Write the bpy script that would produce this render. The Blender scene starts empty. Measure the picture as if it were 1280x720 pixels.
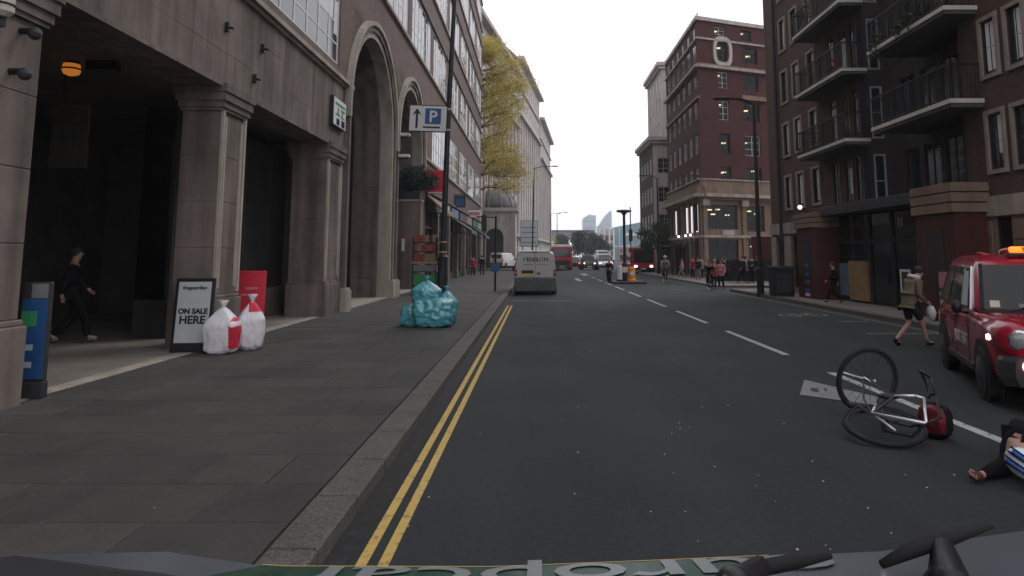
import bpy, bmesh, math, random
from mathutils import Vector, Matrix, noise
S = bpy.context.scene
COL = S.collection
RAD = math.radians
PI = math.pi
random.seed(7)

# ---------------------------------------------------------------- camera, world, sun, exposure
PITCH = RAD(7)
cam_d = bpy.data.cameras.new('camera')
cam = bpy.data.objects.new('camera', cam_d); COL.objects.link(cam)
cam.location = (0, 0, 1.8)
cam.rotation_euler = (PI/2 + PITCH, 0, 0)
cam_d.sensor_width = 36
cam_d.lens = 890*math.cos(PITCH)/1280*36
cam_d.shift_x = -31/1280
cam_d.shift_y = -0.1168
cam_d.clip_start = 0.05
cam_d.clip_end = 6000
S.camera = cam

SUN_EL, SUN_AZ = RAD(48), RAD(50)          # azimuth measured from the street direction (+Y) to the right (+X)
w = bpy.data.worlds.new('World'); S.world = w; w.use_nodes = True
nt = w.node_tree; nt.nodes.clear()
sky = nt.nodes.new('ShaderNodeTexSky'); sky.sky_type = 'NISHITA'; sky.sun_disc = False
sky.sun_elevation = SUN_EL; sky.sun_rotation = SUN_AZ
tc = nt.nodes.new('ShaderNodeTexCoord')
mp = nt.nodes.new('ShaderNodeMapping'); mp.inputs['Scale'].default_value = (1, 1, 3)
nz = nt.nodes.new('ShaderNodeTexNoise'); nz.inputs['Scale'].default_value = 1.6; nz.inputs['Detail'].default_value = 6
cr = nt.nodes.new('ShaderNodeValToRGB')
cr.color_ramp.elements[0].position = .36; cr.color_ramp.elements[0].color = (6.8, 6.85, 7.5, 1)
cr.color_ramp.elements[1].position = .58; cr.color_ramp.elements[1].color = (10.8, 10.75, 11.2, 1)
mx = nt.nodes.new('ShaderNodeMixRGB'); mx.inputs[0].default_value = .93
bg = nt.nodes.new('ShaderNodeBackground'); bg.inputs['Strength'].default_value = .1
wo = nt.nodes.new('ShaderNodeOutputWorld')
L = nt.links.new
L(tc.outputs['Generated'], mp.inputs['Vector']); L(mp.outputs[0], nz.inputs['Vector']); L(nz.outputs['Fac'], cr.inputs[0])
L(sky.outputs[0], mx.inputs[1]); L(cr.outputs[0], mx.inputs[2]); L(mx.outputs[0], bg.inputs['Color']); L(bg.outputs[0], wo.inputs[0])
sun_d = bpy.data.lights.new('sun', 'SUN'); sun_d.energy = .6; sun_d.angle = RAD(22); sun_d.color = (1, .98, .96)
sun = bpy.data.objects.new('sun', sun_d); COL.objects.link(sun)
sd = Vector((math.sin(SUN_AZ)*math.cos(SUN_EL), math.cos(SUN_AZ)*math.cos(SUN_EL), math.sin(SUN_EL)))
sun.rotation_euler = sd.to_track_quat('Z', 'Y').to_euler(); sun.location = (20, 20, 60)
S.view_settings.view_transform = 'Standard'; S.view_settings.look = 'None'
S.view_settings.exposure = .47; S.view_settings.gamma = 1
S.cycles.max_bounces = 6; S.cycles.diffuse_bounces = 4; S.cycles.glossy_bounces = 3; S.cycles.transparent_max_bounces = 12

# ---------------------------------------------------------------- materials
def mat(name, col, rough=.7, var=.18, scale=2.0, metal=0, bump=0, spec=.4, streak=0, fine=0, emit=None, es=0, trans=0, coat=0, world=False):
    m = bpy.data.materials.new(name); m.use_nodes = True
    n = m.node_tree; b = n.nodes['Principled BSDF']; k = n.links.new
    b.inputs['Roughness'].default_value = rough; b.inputs['Metallic'].default_value = metal
    b.inputs['Specular IOR Level'].default_value = spec
    b.inputs['Coat Weight'].default_value = coat
    if coat: b.inputs['Coat Roughness'].default_value = .06
    if trans: b.inputs['Transmission Weight'].default_value = trans
    if emit: b.inputs['Emission Color'].default_value = (*emit, 1); b.inputs['Emission Strength'].default_value = es
    c = (*col, 1)
    if var <= 0:
        b.inputs['Base Color'].default_value = c
        return m
    t = n.nodes.new('ShaderNodeNewGeometry' if world else 'ShaderNodeTexCoord'); OC = t.outputs['Position' if world else 'Object']
    a = n.nodes.new('ShaderNodeTexNoise'); a.inputs['Scale'].default_value = scale; a.inputs['Detail'].default_value = 8; a.inputs['Roughness'].default_value = .65
    k(OC, a.inputs['Vector'])
    r = n.nodes.new('ShaderNodeMapRange'); r.inputs[1].default_value = .3; r.inputs[2].default_value = .7
    r.inputs[3].default_value = 1-var; r.inputs[4].default_value = 1+var
    k(a.outputs['Fac'], r.inputs[0]); val = r.outputs[0]
    def mul(v, w_):
        q = n.nodes.new('ShaderNodeMath'); q.operation = 'MULTIPLY'; k(v, q.inputs[0]); k(w_, q.inputs[1]); return q.outputs[0]
    if streak:
        mp_ = n.nodes.new('ShaderNodeMapping'); mp_.inputs['Scale'].default_value = (1.7, 1.7, .12); k(OC, mp_.inputs[0])
        s2 = n.nodes.new('ShaderNodeTexNoise'); s2.inputs['Scale'].default_value = 1.6; s2.inputs['Detail'].default_value = 7; k(mp_.outputs[0], s2.inputs['Vector'])
        r2 = n.nodes.new('ShaderNodeMapRange'); r2.inputs[1].default_value = .35; r2.inputs[2].default_value = .65; r2.inputs[3].default_value = 1-streak; r2.inputs[4].default_value = 1.05
        k(s2.outputs['Fac'], r2.inputs[0]); val = mul(val, r2.outputs[0])
    if fine:
        s3 = n.nodes.new('ShaderNodeTexNoise'); s3.inputs['Scale'].default_value = 60; s3.inputs['Detail'].default_value = 4; k(OC, s3.inputs['Vector'])
        r3 = n.nodes.new('ShaderNodeMapRange'); r3.inputs[1].default_value = .3; r3.inputs[2].default_value = .7; r3.inputs[3].default_value = 1-fine; r3.inputs[4].default_value = 1+fine
        k(s3.outputs['Fac'], r3.inputs[0]); val = mul(val, r3.outputs[0])
    v = n.nodes.new('ShaderNodeVectorMath'); v.operation = 'SCALE'; v.inputs[0].default_value = col
    k(val, v.inputs['Scale']); k(v.outputs[0], b.inputs['Base Color'])
    if bump:
        bp = n.nodes.new('ShaderNodeBump'); bp.inputs['Strength'].default_value = bump; bp.inputs['Distance'].default_value = .02
        k((s3 if fine else a).outputs['Fac'], bp.inputs['Height']); k(bp.outputs[0], b.inputs['Normal'])
    return m

def brick_mat(name, c1, c2, mortar, scale=1.0, var=.25, rough=.85):
    m = mat(name, c1, rough, 0); n = m.node_tree; b = n.nodes['Principled BSDF']; k = n.links.new
    t = n.nodes.new('ShaderNodeTexCoord'); sx = n.nodes.new('ShaderNodeSeparateXYZ'); k(t.outputs['Object'], sx.inputs[0])
    ad = n.nodes.new('ShaderNodeMath'); k(sx.outputs['X'], ad.inputs[0]); k(sx.outputs['Y'], ad.inputs[1])
    cb = n.nodes.new('ShaderNodeCombineXYZ'); k(ad.outputs[0], cb.inputs[0]); k(sx.outputs['Z'], cb.inputs[1])
    br = n.nodes.new('ShaderNodeTexBrick'); k(cb.outputs[0], br.inputs['Vector'])
    br.inputs['Color1'].default_value = (*c1, 1); br.inputs['Color2'].default_value = (*c2, 1); br.inputs['Mortar'].default_value = (*mortar, 1)
    br.inputs['Scale'].default_value = 1; br.inputs['Brick Width'].default_value = .225*scale; br.inputs['Row Height'].default_value = .075*scale
    br.inputs['Mortar Size'].default_value = .008*scale; br.inputs['Bias'].default_value = -.1
    a = n.nodes.new('ShaderNodeTexNoise'); a.inputs['Scale'].default_value = 1.3; a.inputs['Detail'].default_value = 9; a.inputs['Roughness'].default_value = .7
    k(t.outputs['Object'], a.inputs['Vector'])
    r = n.nodes.new('ShaderNodeMapRange'); r.inputs[1].default_value = .3; r.inputs[2].default_value = .7; r.inputs[3].default_value = 1-var; r.inputs[4].default_value = 1+var
    k(a.outputs['Fac'], r.inputs[0])
    v = n.nodes.new('ShaderNodeVectorMath'); v.operation = 'SCALE'; k(br.outputs['Color'], v.inputs[0]); k(r.outputs[0], v.inputs['Scale']); k(v.outputs[0], b.inputs['Base Color'])
    bp = n.nodes.new('ShaderNodeBump'); bp.inputs['Strength'].default_value = .3; bp.inputs['Distance'].default_value = .01
    k(br.outputs['Fac'], bp.inputs['Height']); bp.invert = True; k(bp.outputs[0], b.inputs['Normal'])
    return m

def clear_glass(name, tint=(.7, .72, .72)):
    m = bpy.data.materials.new(name); m.use_nodes = True; n = m.node_tree; n.nodes.clear(); k = n.links.new
    o = n.nodes.new('ShaderNodeOutputMaterial'); mxs = n.nodes.new('ShaderNodeMixShader'); fr = n.nodes.new('ShaderNodeFresnel'); fr.inputs[0].default_value = 1.25
    tr = n.nodes.new('ShaderNodeBsdfTransparent'); tr.inputs[0].default_value = (*tint, 1)
    gl = n.nodes.new('ShaderNodeBsdfGlossy'); gl.inputs['Roughness'].default_value = .03
    k(fr.outputs[0], mxs.inputs[0]); k(tr.outputs[0], mxs.inputs[1]); k(gl.outputs[0], mxs.inputs[2]); k(mxs.outputs[0], o.inputs[0])
    return m

def paint_mat(name, col, base=(.05, .05, .052), wear=.5):      # worn thermoplastic road paint
    m = mat(name, col, .75, 0); n = m.node_tree; b = n.nodes['Principled BSDF']; k = n.links.new
    t = n.nodes.new('ShaderNodeTexCoord'); a = n.nodes.new('ShaderNodeTexNoise'); a.inputs['Scale'].default_value = 9; a.inputs['Detail'].default_value = 10; a.inputs['Roughness'].default_value = .8
    k(t.outputs['Object'], a.inputs['Vector'])
    r = n.nodes.new('ShaderNodeValToRGB'); r.color_ramp.elements[0].position = wear-.14; r.color_ramp.elements[0].color = (*base, 1); r.color_ramp.elements[1].position = wear-.02; r.color_ramp.elements[1].color = (*col, 1)
    k(a.outputs['Fac'], r.inputs[0]); k(r.outputs[0], b.inputs['Base Color'])
    return m

def asphalt_mat():
    m = mat('asphalt', (.05, .05, .052), .82, 0, spec=.3); n = m.node_tree; b = n.nodes['Principled BSDF']; k = n.links.new
    t = n.nodes.new('ShaderNodeTexCoord')
    def nzz(sc, det, st=None):
        q = n.nodes.new('ShaderNodeTexNoise'); q.inputs['Scale'].default_value = sc; q.inputs['Detail'].default_value = det
        if st:
            p = n.nodes.new('ShaderNodeMapping'); p.inputs['Scale'].default_value = st; k(t.outputs['Object'], p.inputs[0]); k(p.outputs[0], q.inputs['Vector'])
        else: k(t.outputs['Object'], q.inputs['Vector'])
        return q.outputs['Fac']
    def rng(x, a, c, lo=.3, hi=.7):
        q = n.nodes.new('ShaderNodeMapRange'); q.inputs[1].default_value = lo; q.inputs[2].default_value = hi; q.inputs[3].default_value = a; q.inputs[4].default_value = c; k(x, q.inputs[0]); return q.outputs[0]
    def mul(x, y):
        q = n.nodes.new('ShaderNodeMath'); q.operation = 'MULTIPLY'; k(x, q.inputs[0]); k(y, q.inputs[1]); return q.outputs[0]
    f = nzz(120, 3); v = mul(rng(nzz(.35, 5), .93, 1.07), rng(nzz(1.0, 6, (1.3, .03, 1)), .80, 1.16)); v = mul(v, rng(f, .5, 1.6)); v = mul(v, rng(nzz(18, 4), .85, 1.15))
    sp = n.nodes.new('ShaderNodeVectorMath'); sp.operation = 'SCALE'; sp.inputs[0].default_value = (.0245, .0280, .0300); k(v, sp.inputs['Scale']); k(sp.outputs[0], b.inputs['Base Color'])
    bp = n.nodes.new('ShaderNodeBump'); bp.inputs['Strength'].default_value = .35; bp.inputs['Distance'].default_value = .006; k(f, bp.inputs['Height']); k(bp.outputs[0], b.inputs['Normal'])
    k(rng(nzz(.5, 4), .76, .86), b.inputs['Roughness'])
    return m

def foliage_mat(name, c1, c2):
    m = mat(name, c1, .6, 0); n = m.node_tree; b = n.nodes['Principled BSDF']; k = n.links.new
    t = n.nodes.new('ShaderNodeTexCoord'); a = n.nodes.new('ShaderNodeTexNoise'); a.inputs['Scale'].default_value = 1.2; a.inputs['Detail'].default_value = 8; k(t.outputs['Object'], a.inputs['Vector'])
    r = n.nodes.new('ShaderNodeValToRGB'); r.color_ramp.elements[0].position = .35; r.color_ramp.elements[0].color = (*c1, 1); r.color_ramp.elements[1].position = .65; r.color_ramp.elements[1].color = (*c2, 1)
    k(a.outputs['Fac'], r.inputs[0]); k(r.outputs[0], b.inputs['Base Color'])
    o = n.nodes['Material Output']; tl = n.nodes.new('ShaderNodeBsdfTranslucent'); k(r.outputs[0], tl.inputs[0]); ms_ = n.nodes.new('ShaderNodeMixShader'); ms_.inputs[0].default_value = .4
    k(b.outputs[0], ms_.inputs[1]); k(tl.outputs[0], ms_.inputs[2]); k(ms_.outputs[0], o.inputs[0])
    return m

MT = {}
MT['asphalt'] = asphalt_mat()
MT['stone'] = mat('portland stone', (.192, .154, .131), .85, .36, .7, streak=.5, fine=.08, bump=.15)
MT['stone_pale'] = mat('pale stone trim', (.41, .355, .30), .8, .15, 2, streak=.3)
MT['stone_tan'] = mat('tan stone', (.248, .172, .12), .85, .18, 1.2, streak=.2)
MT['stone_far'] = mat('far white stone', (.50, .45, .42), .85, .14, .6, streak=.25)
MT['stone_pink'] = mat('pink stone', (.50, .43, .41), .85, .12, .6, streak=.2)
MT['brick_brown'] = brick_mat('brown brick', (.092, .056, .0416), (.16, .108, .08), (.12, .088, .072), 1, .6)
MT['brick_plain'] = brick_mat('facade brick', (.144, .0976, .0816), (.176, .1216, .1024), (.144, .108, .0944), 1, .2)
MT['brick_red'] = brick_mat('red brick', (.072, .021, .021), (.092, .027, .025), (.075, .037, .034), 1, .2)
MT['brick_plum'] = brick_mat('plum brick', (.092, .0512, .04), (.1184, .0704, .0528), (.096, .0656, .0544), 1, .22)
MT['brick_dark'] = brick_mat('dark brick', (.056, .044, .044), (.08, .064, .06), (.064, .052, .048), 1, .25)  # darker brick for the recessed bay and one street wall
MT['glass'] = mat('window glass', (.02, .024, .027), .05, 0, spec=.6)
MT['glass_dark'] = mat('dark glass', (.008, .009, .01), .08, 0, spec=.35)
MT['glass_blue'] = mat('blue glass', (.16, .28, .36), .12, .2, .05, spec=.6)
MT['clear'] = clear_glass('clear pane')
MT['white'] = mat('white paint', (.72, .70, .70), .5, .08, 4)
MT['cream'] = mat('cream paint', (.5, .45, .38), .6, .1, 4)
MT['black'] = mat('black metal', (.014, .014, .016), .45, .2, 6)
MT['rubber'] = mat('black rubber', (.012, .012, .013), .8, .2, 20)
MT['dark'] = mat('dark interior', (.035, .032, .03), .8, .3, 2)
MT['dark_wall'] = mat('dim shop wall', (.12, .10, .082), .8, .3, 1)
MT['charcoal'] = mat('charcoal panel', (.03, .03, .034), .55, .2, 2)
MT['granite'] = mat('granite kerb', (.105, .094, .086), .8, .18, 3, fine=.5, bump=.2, world=True)
MT['pave1'] = mat('paving stone', (.058, .053, .048), .8, .32, .9, fine=.2, bump=.15, world=True)
MT['pave2'] = mat('paving stone dark', (.051, .047, .043), .8, .32, .9, fine=.2, bump=.15, world=True)
MT['pave3'] = mat('paving stone warm', (.066, .060, .053), .8, .32, .9, fine=.2, bump=.15, world=True)
MT['pave_far'] = mat('pavement far', (.066, .060, .055), .8, .25, .8, fine=.15)
MT['pave_right'] = mat('pavement right', (.176, .152, .14), .85, .2, .8, fine=.15)
MT['joint'] = mat('paving joint', (.04, .0352, .032), .9, .2, 5)
MT['tile'] = mat('arcade floor', (.24, .212, .18), .6, .25, 1, streak=0, fine=.1)
MT['yellow'] = paint_mat('yellow road paint', (.60, .41, .11), wear=.49)
MT['wline'] = paint_mat('white road paint', (.46, .46, .46), wear=.51)
MT['wfaint'] = paint_mat('faded road paint', (.36, .35, .35), wear=.58)
MT['red'] = mat('red paint', (.33, .004, .026), .22, .08, 2, coat=.6)
MT['red_bus'] = mat('bus red', (.52, .02, .05), .35, .1, 1, coat=.3)
MT['red_sign'] = mat('red sign', (.62, .02, .05), .5, .08, 3)
MT['red_wall'] = mat('oxblood render', (.0784, .0176, .0128), .6, .15, 1.5, streak=.15)
MT['teal'] = mat('teal bin bag', (.075, .34, .39), .22, .3, 4, spec=.8, coat=.5, bump=.2)
MT['bag_white'] = mat('white bag', (.78, .76, .79), .35, .1, 6, bump=.35)
MT['blue'] = mat('blue sign', (.012, .075, .22), .5, .12, 3)
MT['navy'] = mat('parking blue', (.03, .10, .27), .5, .06, 3)
MT['green'] = mat('sign green', (.04, .25, .10), .5, .1, 3)
MT['green_band'] = mat('van green band', (.004, .055, .028), .4, .05, 3, coat=.4)
MT['orange'] = mat('orange plastic', (.85, .30, .015), .45, .08, 3)
MT['amber'] = mat('taxi sign lens', (.9, .35, .03), .3, 0, emit=(1, .22, .02), es=1.1)
MT['lamp_orange'] = mat('orange lamp glow', (.9, .3, .05), .3, 0, emit=(1, .33, .04), es=.24)
MT['lamp_warm'] = mat('lit ceiling lamp', (.9, .8, .6), .3, 0, emit=(1, .78, .46), es=1.8)
MT['headlamp'] = mat('lit headlamp', (.9, .85, .85), .2, 0, emit=(1, .85, .85), es=2.5)
MT['headlamp_pink'] = mat('lit front lamp', (.9, .6, .6), .2, 0, emit=(1, .5, .42), es=2.5)
MT['tail'] = mat('tail lamp', (.35, .01, .015), .25, .1, 8)
MT['tail_lit'] = mat('lit tail lamp', (.8, .02, .02), .25, 0, emit=(1, .06, .05), es=2.0)
MT['chrome'] = mat('chrome', (.6, .6, .62), .18, 0, metal=1)
MT['lens'] = mat('lamp lens', (.22, .225, .235), .12, .2, 20, spec=.8)
MT['silver'] = mat('silver tube', (.75, .75, .76), .3, .05, 10, metal=.5)
MT['van_grey'] = mat('silver grey van paint', (.43, .405, .39), .38, .06, 2, metal=.2, coat=.3)
MT['van_white'] = mat('white van paint', (.75, .74, .74), .35, .05, 2, coat=.4)
MT['van_lower'] = mat('grimy grey plastic', (.10, .105, .10), .6, .3, 3)
MT['bonnet'] = mat('bonnet white', (.11, .122, .14), .35, .06, 3, coat=.25)
MT['plate_y'] = mat('yellow number plate', (.62, .50, .08), .5, .1, 6)
MT['wood'] = mat('plywood board', (.36, .23, .11), .7, .25, 3, streak=.2)
MT['skin'] = mat('skin', (.45, .26, .2), .55, .08, 8)
MT['hair'] = mat('dark hair', (.03, .022, .018), .7, .2, 20)
MT['dimcloth'] = mat('brown cloth', (.05, .042, .03), .9, .2, 8, spec=.1)
MT['olive'] = mat('olive jacket', (.16, .135, .09), .85, .2, 8, spec=.15, bump=.5)
MT['navycloth'] = mat('navy cloth', (.018, .022, .035), .85, .2, 8, spec=.15, bump=.5)
MT['blackcloth'] = mat('black cloth', (.012, .012, .014), .95, .3, 14, spec=.1, bump=.6)
MT['redcloth'] = mat('red cloth', (.4, .03, .05), .8, .2, 8, spec=.15, bump=.5)
MT['pinkcloth'] = mat('pink cloth', (.55, .22, .25), .8, .2, 8, spec=.15, bump=.5)
MT['greycloth'] = mat('grey cloth', (.2, .2, .21), .85, .2, 8, spec=.15, bump=.5)
MT['whitecloth'] = mat('white cloth', (.65, .64, .63), .8, .1, 8)
MT['tancloth'] = mat('tan cloth', (.26, .2, .13), .85, .2, 8, spec=.15, bump=.5)
MT['denim'] = mat('blue denim', (.03, .05, .11), .85, .2, 8)
MT['helmet'] = mat('pale blue helmet', (.68, .76, .86), .25, .05, 6, coat=.6)
MT['helmet_blue'] = mat('blue helmet stripe', (.04, .12, .45), .3, .05, 6)
MT['bark'] = mat('bark', (.05, .042, .035), .9, .3, 6)
MT['leaf_yellow'] = foliage_mat('spring plane leaves', (.36, .285, .055), (.56, .45, .11))
MT['leaf_green'] = foliage_mat('green leaves', (.035, .055, .02), (.075, .11, .04))
MT['leaf_dark'] = foliage_mat('dark leaves', (.03, .045, .04), (.06, .085, .065))
MT['slate'] = mat('slate roof', (.09, .09, .10), .7, .2, 2)
MT['lead'] = mat('lead dome', (.16, .16, .16), .7, .2, 1.5, streak=.2)
MT['concrete'] = mat('concrete', (.224, .208, .2), .85, .15, 1)
MT['strip'] = mat('pale patch grey', (.22, .225, .23), .6, .25, 6)
MT['litter'] = mat('petal specks', (.5, .5, .5), .8, .2, 3)
MT['mustard'] = mat('yellow tape', (.6, .42, .1), .6, .1, 4)
MT['taupe'] = mat('pale steel', (.45, .46, .47), .4, .1, 2)
MT['tower'] = mat('tower cladding', (.42, .50, .54), .3, .12, .08, spec=.6)

MT['rim_grey'] = mat('dull wheel rim', (.06, .06, .062), .4, .15, 8, metal=.3)
MT['decal'] = mat('pale decal', (.22, .235, .245), .4, .05, 3)
MT['bag_red'] = mat('dark red nylon', (.13, .008, .016), .6, .2, 9, bump=.5)
MT['packet_red'] = mat('faded red packet', (.26, .05, .035), .6, .2, 9)
# ---------------------------------------------------------------- mesh helpers
SPLIT = {'foot','post','emblem','print','white_pier','window_band','floor_band','letter_shape','arm','stripe','rod','dark_mark','pier','clamp','eye','wiper','rail','stem','lit_sign','lettering','rear_stay','bumper','strip_light','arch_door','shop_front'}
WOFF = {}                                   # things built in world coordinates: name -> offset
class MB:
    def __init__(s): s.v = []; s.f = []; s.m = []
    def add(s, vs, fs, m=0):
        o = len(s.v); s.v += [tuple(p) for p in vs]; s.f += [tuple(i+o for i in f) for f in fs]; s.m += [m]*len(fs); return s
    def box(s, x0, x1, y0, y1, z0, z1, m=0, M=None):
        vs = [Vector(p) for p in ((x0,y0,z0),(x1,y0,z0),(x1,y1,z0),(x0,y1,z0),(x0,y0,z1),(x1,y0,z1),(x1,y1,z1),(x0,y1,z1))]
        if M: vs = [M @ p for p in vs]
        return s.add(vs, [(3,2,1,0),(4,5,6,7),(0,1,5,4),(1,2,6,5),(2,3,7,6),(3,0,4,7)], m)
    def cbox(s, c, d, m=0, M=None):
        return s.box(c[0]-d[0]/2, c[0]+d[0]/2, c[1]-d[1]/2, c[1]+d[1]/2, c[2]-d[2]/2, c[2]+d[2]/2, m, M)
    def quad(s, a, b, c, d, m=0): return s.add([a, b, c, d], [(0,1,2,3)], m)
    def tube(s, path, r, n=8, m=0, cap=True):
        path = [Vector(p) for p in path]; rs = r if isinstance(r, (list, tuple)) else [r]*len(path)
        vs = []; fs = []; up = Vector((0,0,1)); prev = None
        for i, p in enumerate(path):
            d = (path[min(i+1, len(path)-1)] - path[max(i-1, 0)]).normalized()
            if prev is None:
                a = d.cross(up if abs(d.z) < .9 else Vector((1,0,0))).normalized()
            else:
                a = (prev - d*prev.dot(d)).normalized()
            prev = a; b = d.cross(a)
            for j in range(n):
                t = 2*PI*j/n; vs.append(p + (a*math.cos(t) + b*math.sin(t))*rs[i])
        for i in range(len(path)-1):
            for j in range(n):
                k = (j+1) % n; fs.append((i*n+j, i*n+k, (i+1)*n+k, (i+1)*n+j))
        if cap:
            fs.append(tuple(range(n-1, -1, -1))); fs.append(tuple((len(path)-1)*n+j for j in range(n)))
        return s.add(vs, fs, m)
    def lathe(s, prof, c=(0,0,0), n=16, m=0, M=None):       # prof: (r, z) pairs
        vs = []; fs = []
        for r, z in prof:
            for j in range(n):
                t = 2*PI*j/n; p = Vector((r*math.cos(t), r*math.sin(t), z))
                if M: p = M @ p
                vs.append(p + Vector(c))
        for i in range(len(prof)-1):
            for j in range(n):
                k = (j+1) % n; fs.append((i*n+j, i*n+k, (i+1)*n+k, (i+1)*n+j))
        fs.append(tuple(range(n-1, -1, -1))); fs.append(tuple((len(prof)-1)*n+j for j in range(n)))
        return s.add(vs, fs, m)
    def torus(s, c, R, r, M=None, n=32, k=8, m=0):           # ring in local XY, M orients it
        vs = []; fs = []
        for i in range(n):
            a = 2*PI*i/n
            for j in range(k):
                b = 2*PI*j/k; p = Vector(((R+r*math.cos(b))*math.cos(a), (R+r*math.cos(b))*math.sin(a), r*math.sin(b)))
                if M: p = M @ p
                vs.append(p + Vector(c))
        for i in range(n):
            for j in range(k):
                i2 = (i+1) % n; j2 = (j+1) % k; fs.append((i*k+j, i2*k+j, i2*k+j2, i*k+j2))
        return s.add(vs, fs, m)
    def ball(s, c, r, n=12, m=0, jit=0):
        rx, ry, rz = r if isinstance(r, (tuple, list)) else (r, r, r)
        prof = []; vs = []; fs = []; k = max(4, n//2)
        for i in range(1, k):
            a = PI*i/k
            for j in range(n):
                t = 2*PI*j/n; q = 1 + (random.uniform(-jit, jit) if jit else 0)
                vs.append((c[0]+rx*math.sin(a)*math.cos(t)*q, c[1]+ry*math.sin(a)*math.sin(t)*q, c[2]-rz*math.cos(a)*q))
        for i in range(k-2):
            for j in range(n):
                j2 = (j+1) % n; fs.append((i*n+j, i*n+j2, (i+1)*n+j2, (i+1)*n+j))
        vs.append((c[0], c[1], c[2]-rz)); vs.append((c[0], c[1], c[2]+rz)); b0 = (k-1)*n
        for j in range(n):
            j2 = (j+1) % n; fs.append((b0, j2, j)); fs.append((b0+1, (k-2)*n+j, (k-2)*n+j2))
        return s.add(vs, fs, m)
    def prism(s, pts, axis_fn, a, b, m=0):                    # pts 2D polygon; axis_fn(u, v, w) -> 3D; extruded w from a to b
        n = len(pts); vs = [axis_fn(u, v, a) for u, v in pts] + [axis_fn(u, v, b) for u, v in pts]
        fs = [tuple(range(n-1, -1, -1)), tuple(range(n, 2*n))] + [(i, (i+1) % n, n+(i+1) % n, n+i) for i in range(n)]
        return s.add(vs, fs, m)
    def mesh(s, name, mats, off=(0,0,0), smooth=False, recalc=True):
        me = bpy.data.meshes.new(name); o = Vector(off)
        me.from_pydata([Vector(p)-o for p in s.v], [], s.f)
        for q in (mats if isinstance(mats, (list, tuple)) else [mats]): me.materials.append(MT[q] if isinstance(q, str) else q)
        me.polygons.foreach_set('material_index', s.m)
        if recalc:
            bm = bmesh.new(); bm.from_mesh(me); bmesh.ops.recalc_face_normals(bm, faces=bm.faces); bm.to_mesh(me); bm.free()
        if smooth: me.polygons.foreach_set('use_smooth', [True]*len(me.polygons))
        me.update(); return me
    def pieces(s):                            # loose pieces as separate builders
        p = list(range(len(s.v)))
        def fd(i):
            while p[i] != i: p[i] = p[p[i]]; i = p[i]
            return i
        for f in s.f:
            for i in f[1:]: p[fd(i)] = fd(f[0])
        out = {}
        for f, m in zip(s.f, s.m): out.setdefault(fd(f[0]), []).append((f, m))
        r = []
        for fs in out.values():
            q = MB(); ix = {}
            for f, m in fs:
                for i in f:
                    if i not in ix: ix[i] = len(q.v); q.v.append(s.v[i])
                q.f.append(tuple(ix[i] for i in f)); q.m.append(m)
            r.append(q)
        return r
    def build(s, name, mats, parent=None, smooth=False, bevel=0, seg=2, recalc=True):
        if name in SPLIT:
            ps = s.pieces()
            if len(ps) > 1: return [q._build(name, mats, parent, smooth, bevel, seg, recalc) for q in ps][0]
        return s._build(name, mats, parent, smooth, bevel, seg, recalc)
    def _build(s, name, mats, parent=None, smooth=False, bevel=0, seg=2, recalc=True):
        off = WOFF.get(parent.name, (0,0,0)) if parent else (0,0,0)
        o = link(name, s.mesh(name, mats, off, smooth, recalc), parent)
        if parent and parent.name in WOFF: WOFF[o.name] = off
        if bevel:
            b = o.modifiers.new('bevel', 'BEVEL'); b.width = bevel; b.segments = seg; b.limit_method = 'ANGLE'; b.angle_limit = RAD(35); b.harden_normals = False
        return o
def link(name, me, parent=None, loc=None, rot=None):
    o = bpy.data.objects.new(name, me); COL.objects.link(o)
    if parent: o.parent = parent
    if loc is not None: o.location = loc
    if rot is not None: o.rotation_euler = rot
    return o
def tag(o, label=None, cat=None, group=None, kind=None):
    if label: o['label'] = label
    if cat: o['category'] = cat
    if group: o['group'] = group
    if kind: o['kind'] = kind
    return o
def thing(name, label, cat, loc=(0,0,0), rz=0, group=None, world=False):
    o = link(name, None, None, loc, (0, 0, rz)); tag(o, label, cat, group)
    if world: WOFF[o.name] = loc
    return o
def copy_tree(o, parent=None):
    c = o.copy(); COL.objects.link(c)
    if parent: c.parent = parent
    for ch in list(o.children): copy_tree(ch, c)
    return c
def struct(name, mb, mats, **k): return tag(mb.build(name, mats, **k), kind='structure')

def text_mesh(s, size, material, depth=.004, bold=0):
    cu = bpy.data.curves.new('lettering', 'FONT'); cu.body = s; cu.size = size; cu.align_x = 'CENTER'; cu.extrude = depth; cu.offset = bold; cu.resolution_u = 3
    o = bpy.data.objects.new('lettering', cu); COL.objects.link(o)
    dg = bpy.context.evaluated_depsgraph_get(); me = bpy.data.meshes.new_from_object(o.evaluated_get(dg))
    bpy.data.objects.remove(o); bpy.data.curves.remove(cu)
    me.materials.clear(); me.materials.append(MT[material]); me.polygons.foreach_set('material_index', [0]*len(me.polygons))
    return me

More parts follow.
